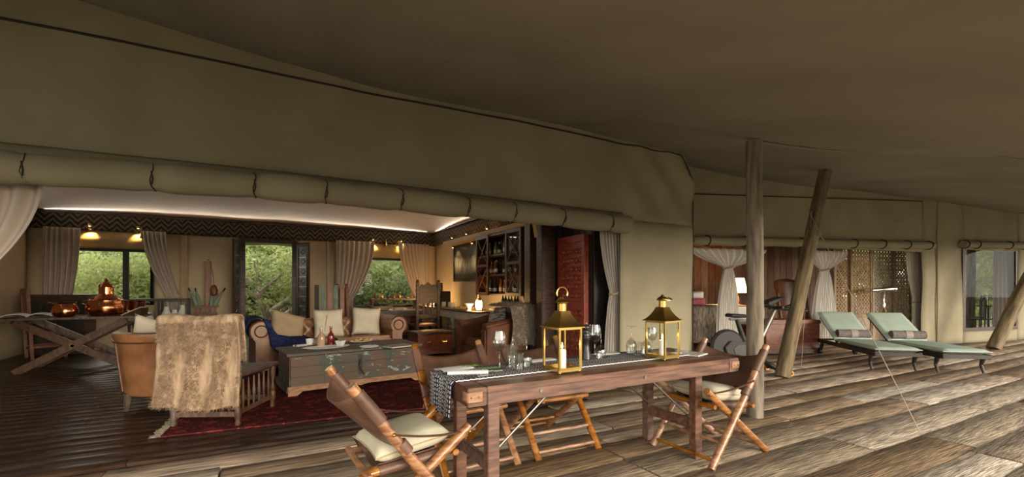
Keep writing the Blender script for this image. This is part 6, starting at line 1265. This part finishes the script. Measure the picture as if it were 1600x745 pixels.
# furniture seen through the far-right window: metal chairs and small table on a back deck
def bout(px, off): return bin_(px, off)
bd = setting('back_deck', 'plank deck outside the far window'); 
for k in range(14): mb = MB(); mb.box((0, 0, 0), (7.5, .28, .05)); mb.build('deck_board', M['deck2'], bd, loc=(20.0, 4.6 + k * .285, -.03))
def wire_chair(lab, p, rz):
    c = thing('metal_chair', lab, 'chair', p, rz, 'dark metal chairs outside the far window')
    mb = MB(); mb.tube([(-.24, -.22, 0), (-.24, -.24, .95), (-.12, -.25, 1.12), (.12, -.25, 1.12), (.24, -.24, .95), (.24, -.22, 0)], .016, 6); mb.build('back_frame', M['black'], c)
    for k in range(5): x = -.16 + k * .08; mb = MB(); mb.cyl((x, -.235, .48), (x, -.248, 1.1), .008, n=6); mb.build('back_rod', M['black'], c)
    mb = MB(); mb.box((0, 0, .46), (.5, .46, .03)); mb.build('seat', M['black'], c, bevel=.01)
    for x in (-.23, .23): mb = MB(); mb.cyl((x, .2, 0), (x, .2, .45), .014, n=6); mb.build('leg', M['black'], c)
    return c
wire_chair('dark metal chair left outside the far window', bin_(1518, 1.6), .5); wire_chair('dark metal chair right outside the far window', bin_(1528, 1.0), -.3)
o = thing('round_table', 'small dark round table outside the far window', 'table', bin_(1545, 2.0)); mb = MB(); mb.lathe([(.42, .74), (.42, .77), (0, .77)], n=20); mb.build('top', M['black'], o); mb = MB(); mb.lathe([(.25, 0), (.06, .03), (.04, .08), (.04, .74)], n=14); mb.build('pedestal', M['black'], o)
pole('grey timber post outside the far window', bin_(1517, 1.3), bin_(1517, 1.3) + V((0, 0, 3.2)), .10, .10)
# ================================================================== TREES
def leaf_cloud(name, n, blobs, size, m, parent, seed):
    r = np.random.default_rng(seed); B = np.array(blobs); w = B[:, 3] * B[:, 4] * B[:, 5]; idx = r.choice(len(B), n, p=w / w.sum())
    d = r.normal(0, 1, (n, 3)); d /= np.linalg.norm(d, axis=1)[:, None]; d *= (r.uniform(0.15, 1, n) ** .45)[:, None]
    c = B[idx, :3] + d * B[idx, 3:6]; a = r.normal(0, 1, (n, 3)); a /= np.linalg.norm(a, axis=1)[:, None]; b = np.cross(a, r.normal(0, 1, (n, 3))); b /= np.linalg.norm(b, axis=1)[:, None]
    s = size * r.uniform(.6, 1.3, n)[:, None]; v = np.empty((n * 4, 3)); v[0::4] = c - a * s; v[1::4] = c + b * s * .42; v[2::4] = c + a * s; v[3::4] = c - b * s * .42
    me = bpy.data.meshes.new(name); me.vertices.add(n * 4); me.vertices.foreach_set('co', v.ravel()); me.loops.add(n * 4); me.loops.foreach_set('vertex_index', np.arange(n * 4)); me.polygons.add(n); me.polygons.foreach_set('loop_start', np.arange(0, n * 4, 4)); me.update(calc_edges=True); me.materials.append(m)
    return stuff(link(name, me, parent))
def tree(lab, loc, h, spread, m, seed, n=14000, low=False, size=.07, trunk_r=.16, grp='trees behind the tents'):
    r = random.Random(seed); t = thing('bush_tree', lab, 'tree', loc, 0, grp); mb = MB(); tips = []
    def grow(p, d, L, rad, lv):
        pts = [p]; rr = [rad]
        for k in range(5):
            d = (d + V((r.uniform(-.3, .3), r.uniform(-.3, .3), r.uniform(-.12, .22)))).normalized(); p = p + d * L / 5; pts.append(p); rr.append(rad * (1 - .1 * (k + 1)))
        mb.tube(pts, rr, 7)
        if lv == 0: tips.append(p); return
        for k in range(3 if lv > 1 else 2):
            a = r.uniform(0, 2 * PI); nd = (d * .6 + V((math.cos(a), math.sin(a), r.uniform(-.1, .6))) * .8).normalized(); grow(pts[-1 - (k % 2)], nd, L * .72, rad * .52, lv - 1)
        tips.append(p)
    for k in range(3 if low else 1): a = k * 2.1 + r.uniform(0, 1); grow(V((.12 * math.cos(a), .12 * math.sin(a), -.05)), V((math.cos(a) * .5 if low else .1, math.sin(a) * .5 if low else 0, 1)).normalized(), h * .36, trunk_r, 2)
    mb.build('trunk', M['bark'], t, angle=80)
    blobs = [(p.x * spread, p.y * spread, p.z, .75 * spread, .75 * spread, .55) for p in tips]
    if low: blobs += [(r.uniform(-1.4, 1.4) * spread, r.uniform(-1, 1), r.uniform(.2, .5 + spread), .7 * spread, .7, .6) for _ in range(10)]
    leaf_cloud('foliage', n, blobs, size, M[m], t, seed); return t
G0 = -1.2
def wv(px, y): r = ray(px); d_ = y / r[1]; return V((r[0] * d_, y, G0))
tree('pale grey-trunked tree framed by the back doorway', wv(428, 16.0) , 4.8, 1.0, 'leaf', 3, 4200, True, .075, .26)
tree('bushy yellow-green tree seen in the left back window', wv(150, 16.5), 4.6, 1.15, 'leaf', 5, 20000, True)
tree('green bush seen at the right side of the left back window', wv(225, 16.0), 4.2, 1.1, 'leaf', 8, 16000, True)
tree('dense green tree beyond the left back window', wv(170, 20.0), 6.0, 1.5, 'leaf2', 11, 22000, True, .09)
tree('dense green tree beyond the back doorway', wv(410, 21.0), 6.5, 1.6, 'leaf', 13, 24000, True, .09)
tree('green tree beyond the back doorway on its right', wv(470, 19.0), 5.5, 1.4, 'leaf', 17, 20000, True, .08)
tree('feathery green tree seen in the right back window', wv(590, 17.0), 5.0, 1.2, 'leaf2', 19, 20000, True)
tree('grey-green tree beyond the right back window', wv(620, 20.5), 6.0, 1.6, 'leaf2', 23, 22000, True, .09)
tree('broad green tree far beyond the right back window', wv(600, 26.0), 8.0, 2.0, 'leaf2', 41, 26000, True, .12); tree('leafy tree left of the right back window view', wv(566, 18.5), 5.6, 1.4, 'leaf2', 43, 20000, True, .08)
tree('far broad bush closing the view in the right back window', wv(572, 30.0), 8.0, 3.0, 'leaf2', 45, 26000, True, .15); tree('far broad bush closing the view in the back doorway', wv(420, 28.0), 8.0, 3.0, 'leaf', 47, 26000, True, .15)
for k, (px, off, lb, m) in enumerate(((1522, 4.2, 'leafy bush close outside the far-right window', 'leaf'), (1535, 5.6, 'green tree seen through the far-right window', 'leaf'), (1515, 8.0, 'larger green tree behind it beyond the far-right window', 'leaf'), (1200, 9.5, 'green tree outside the bedroom back wall', 'leaf2'), (1420, 8.0, 'green tree behind the carved screens', 'leaf'))):
    q = bin_(px, off); q.z = G0; tree(lb, q, 8.5 if k != 3 else 5.4, 1.7, m, 31 + k, 26000, True, .10)
# fly of the back veranda seen through the doorway
mb = MB(); mb.grid(lambda u, v: (-2 + 4.2 * u, 12.7 + v * 2.4, 2.62 - .02 * v - .12 * abs(2 * u - 1)), 10, 5); tag(mb.build('veranda_fly', M['greycloth'], None, solid=.01), 'grey canvas fly seen through the top of the back doorway', 'canopy')
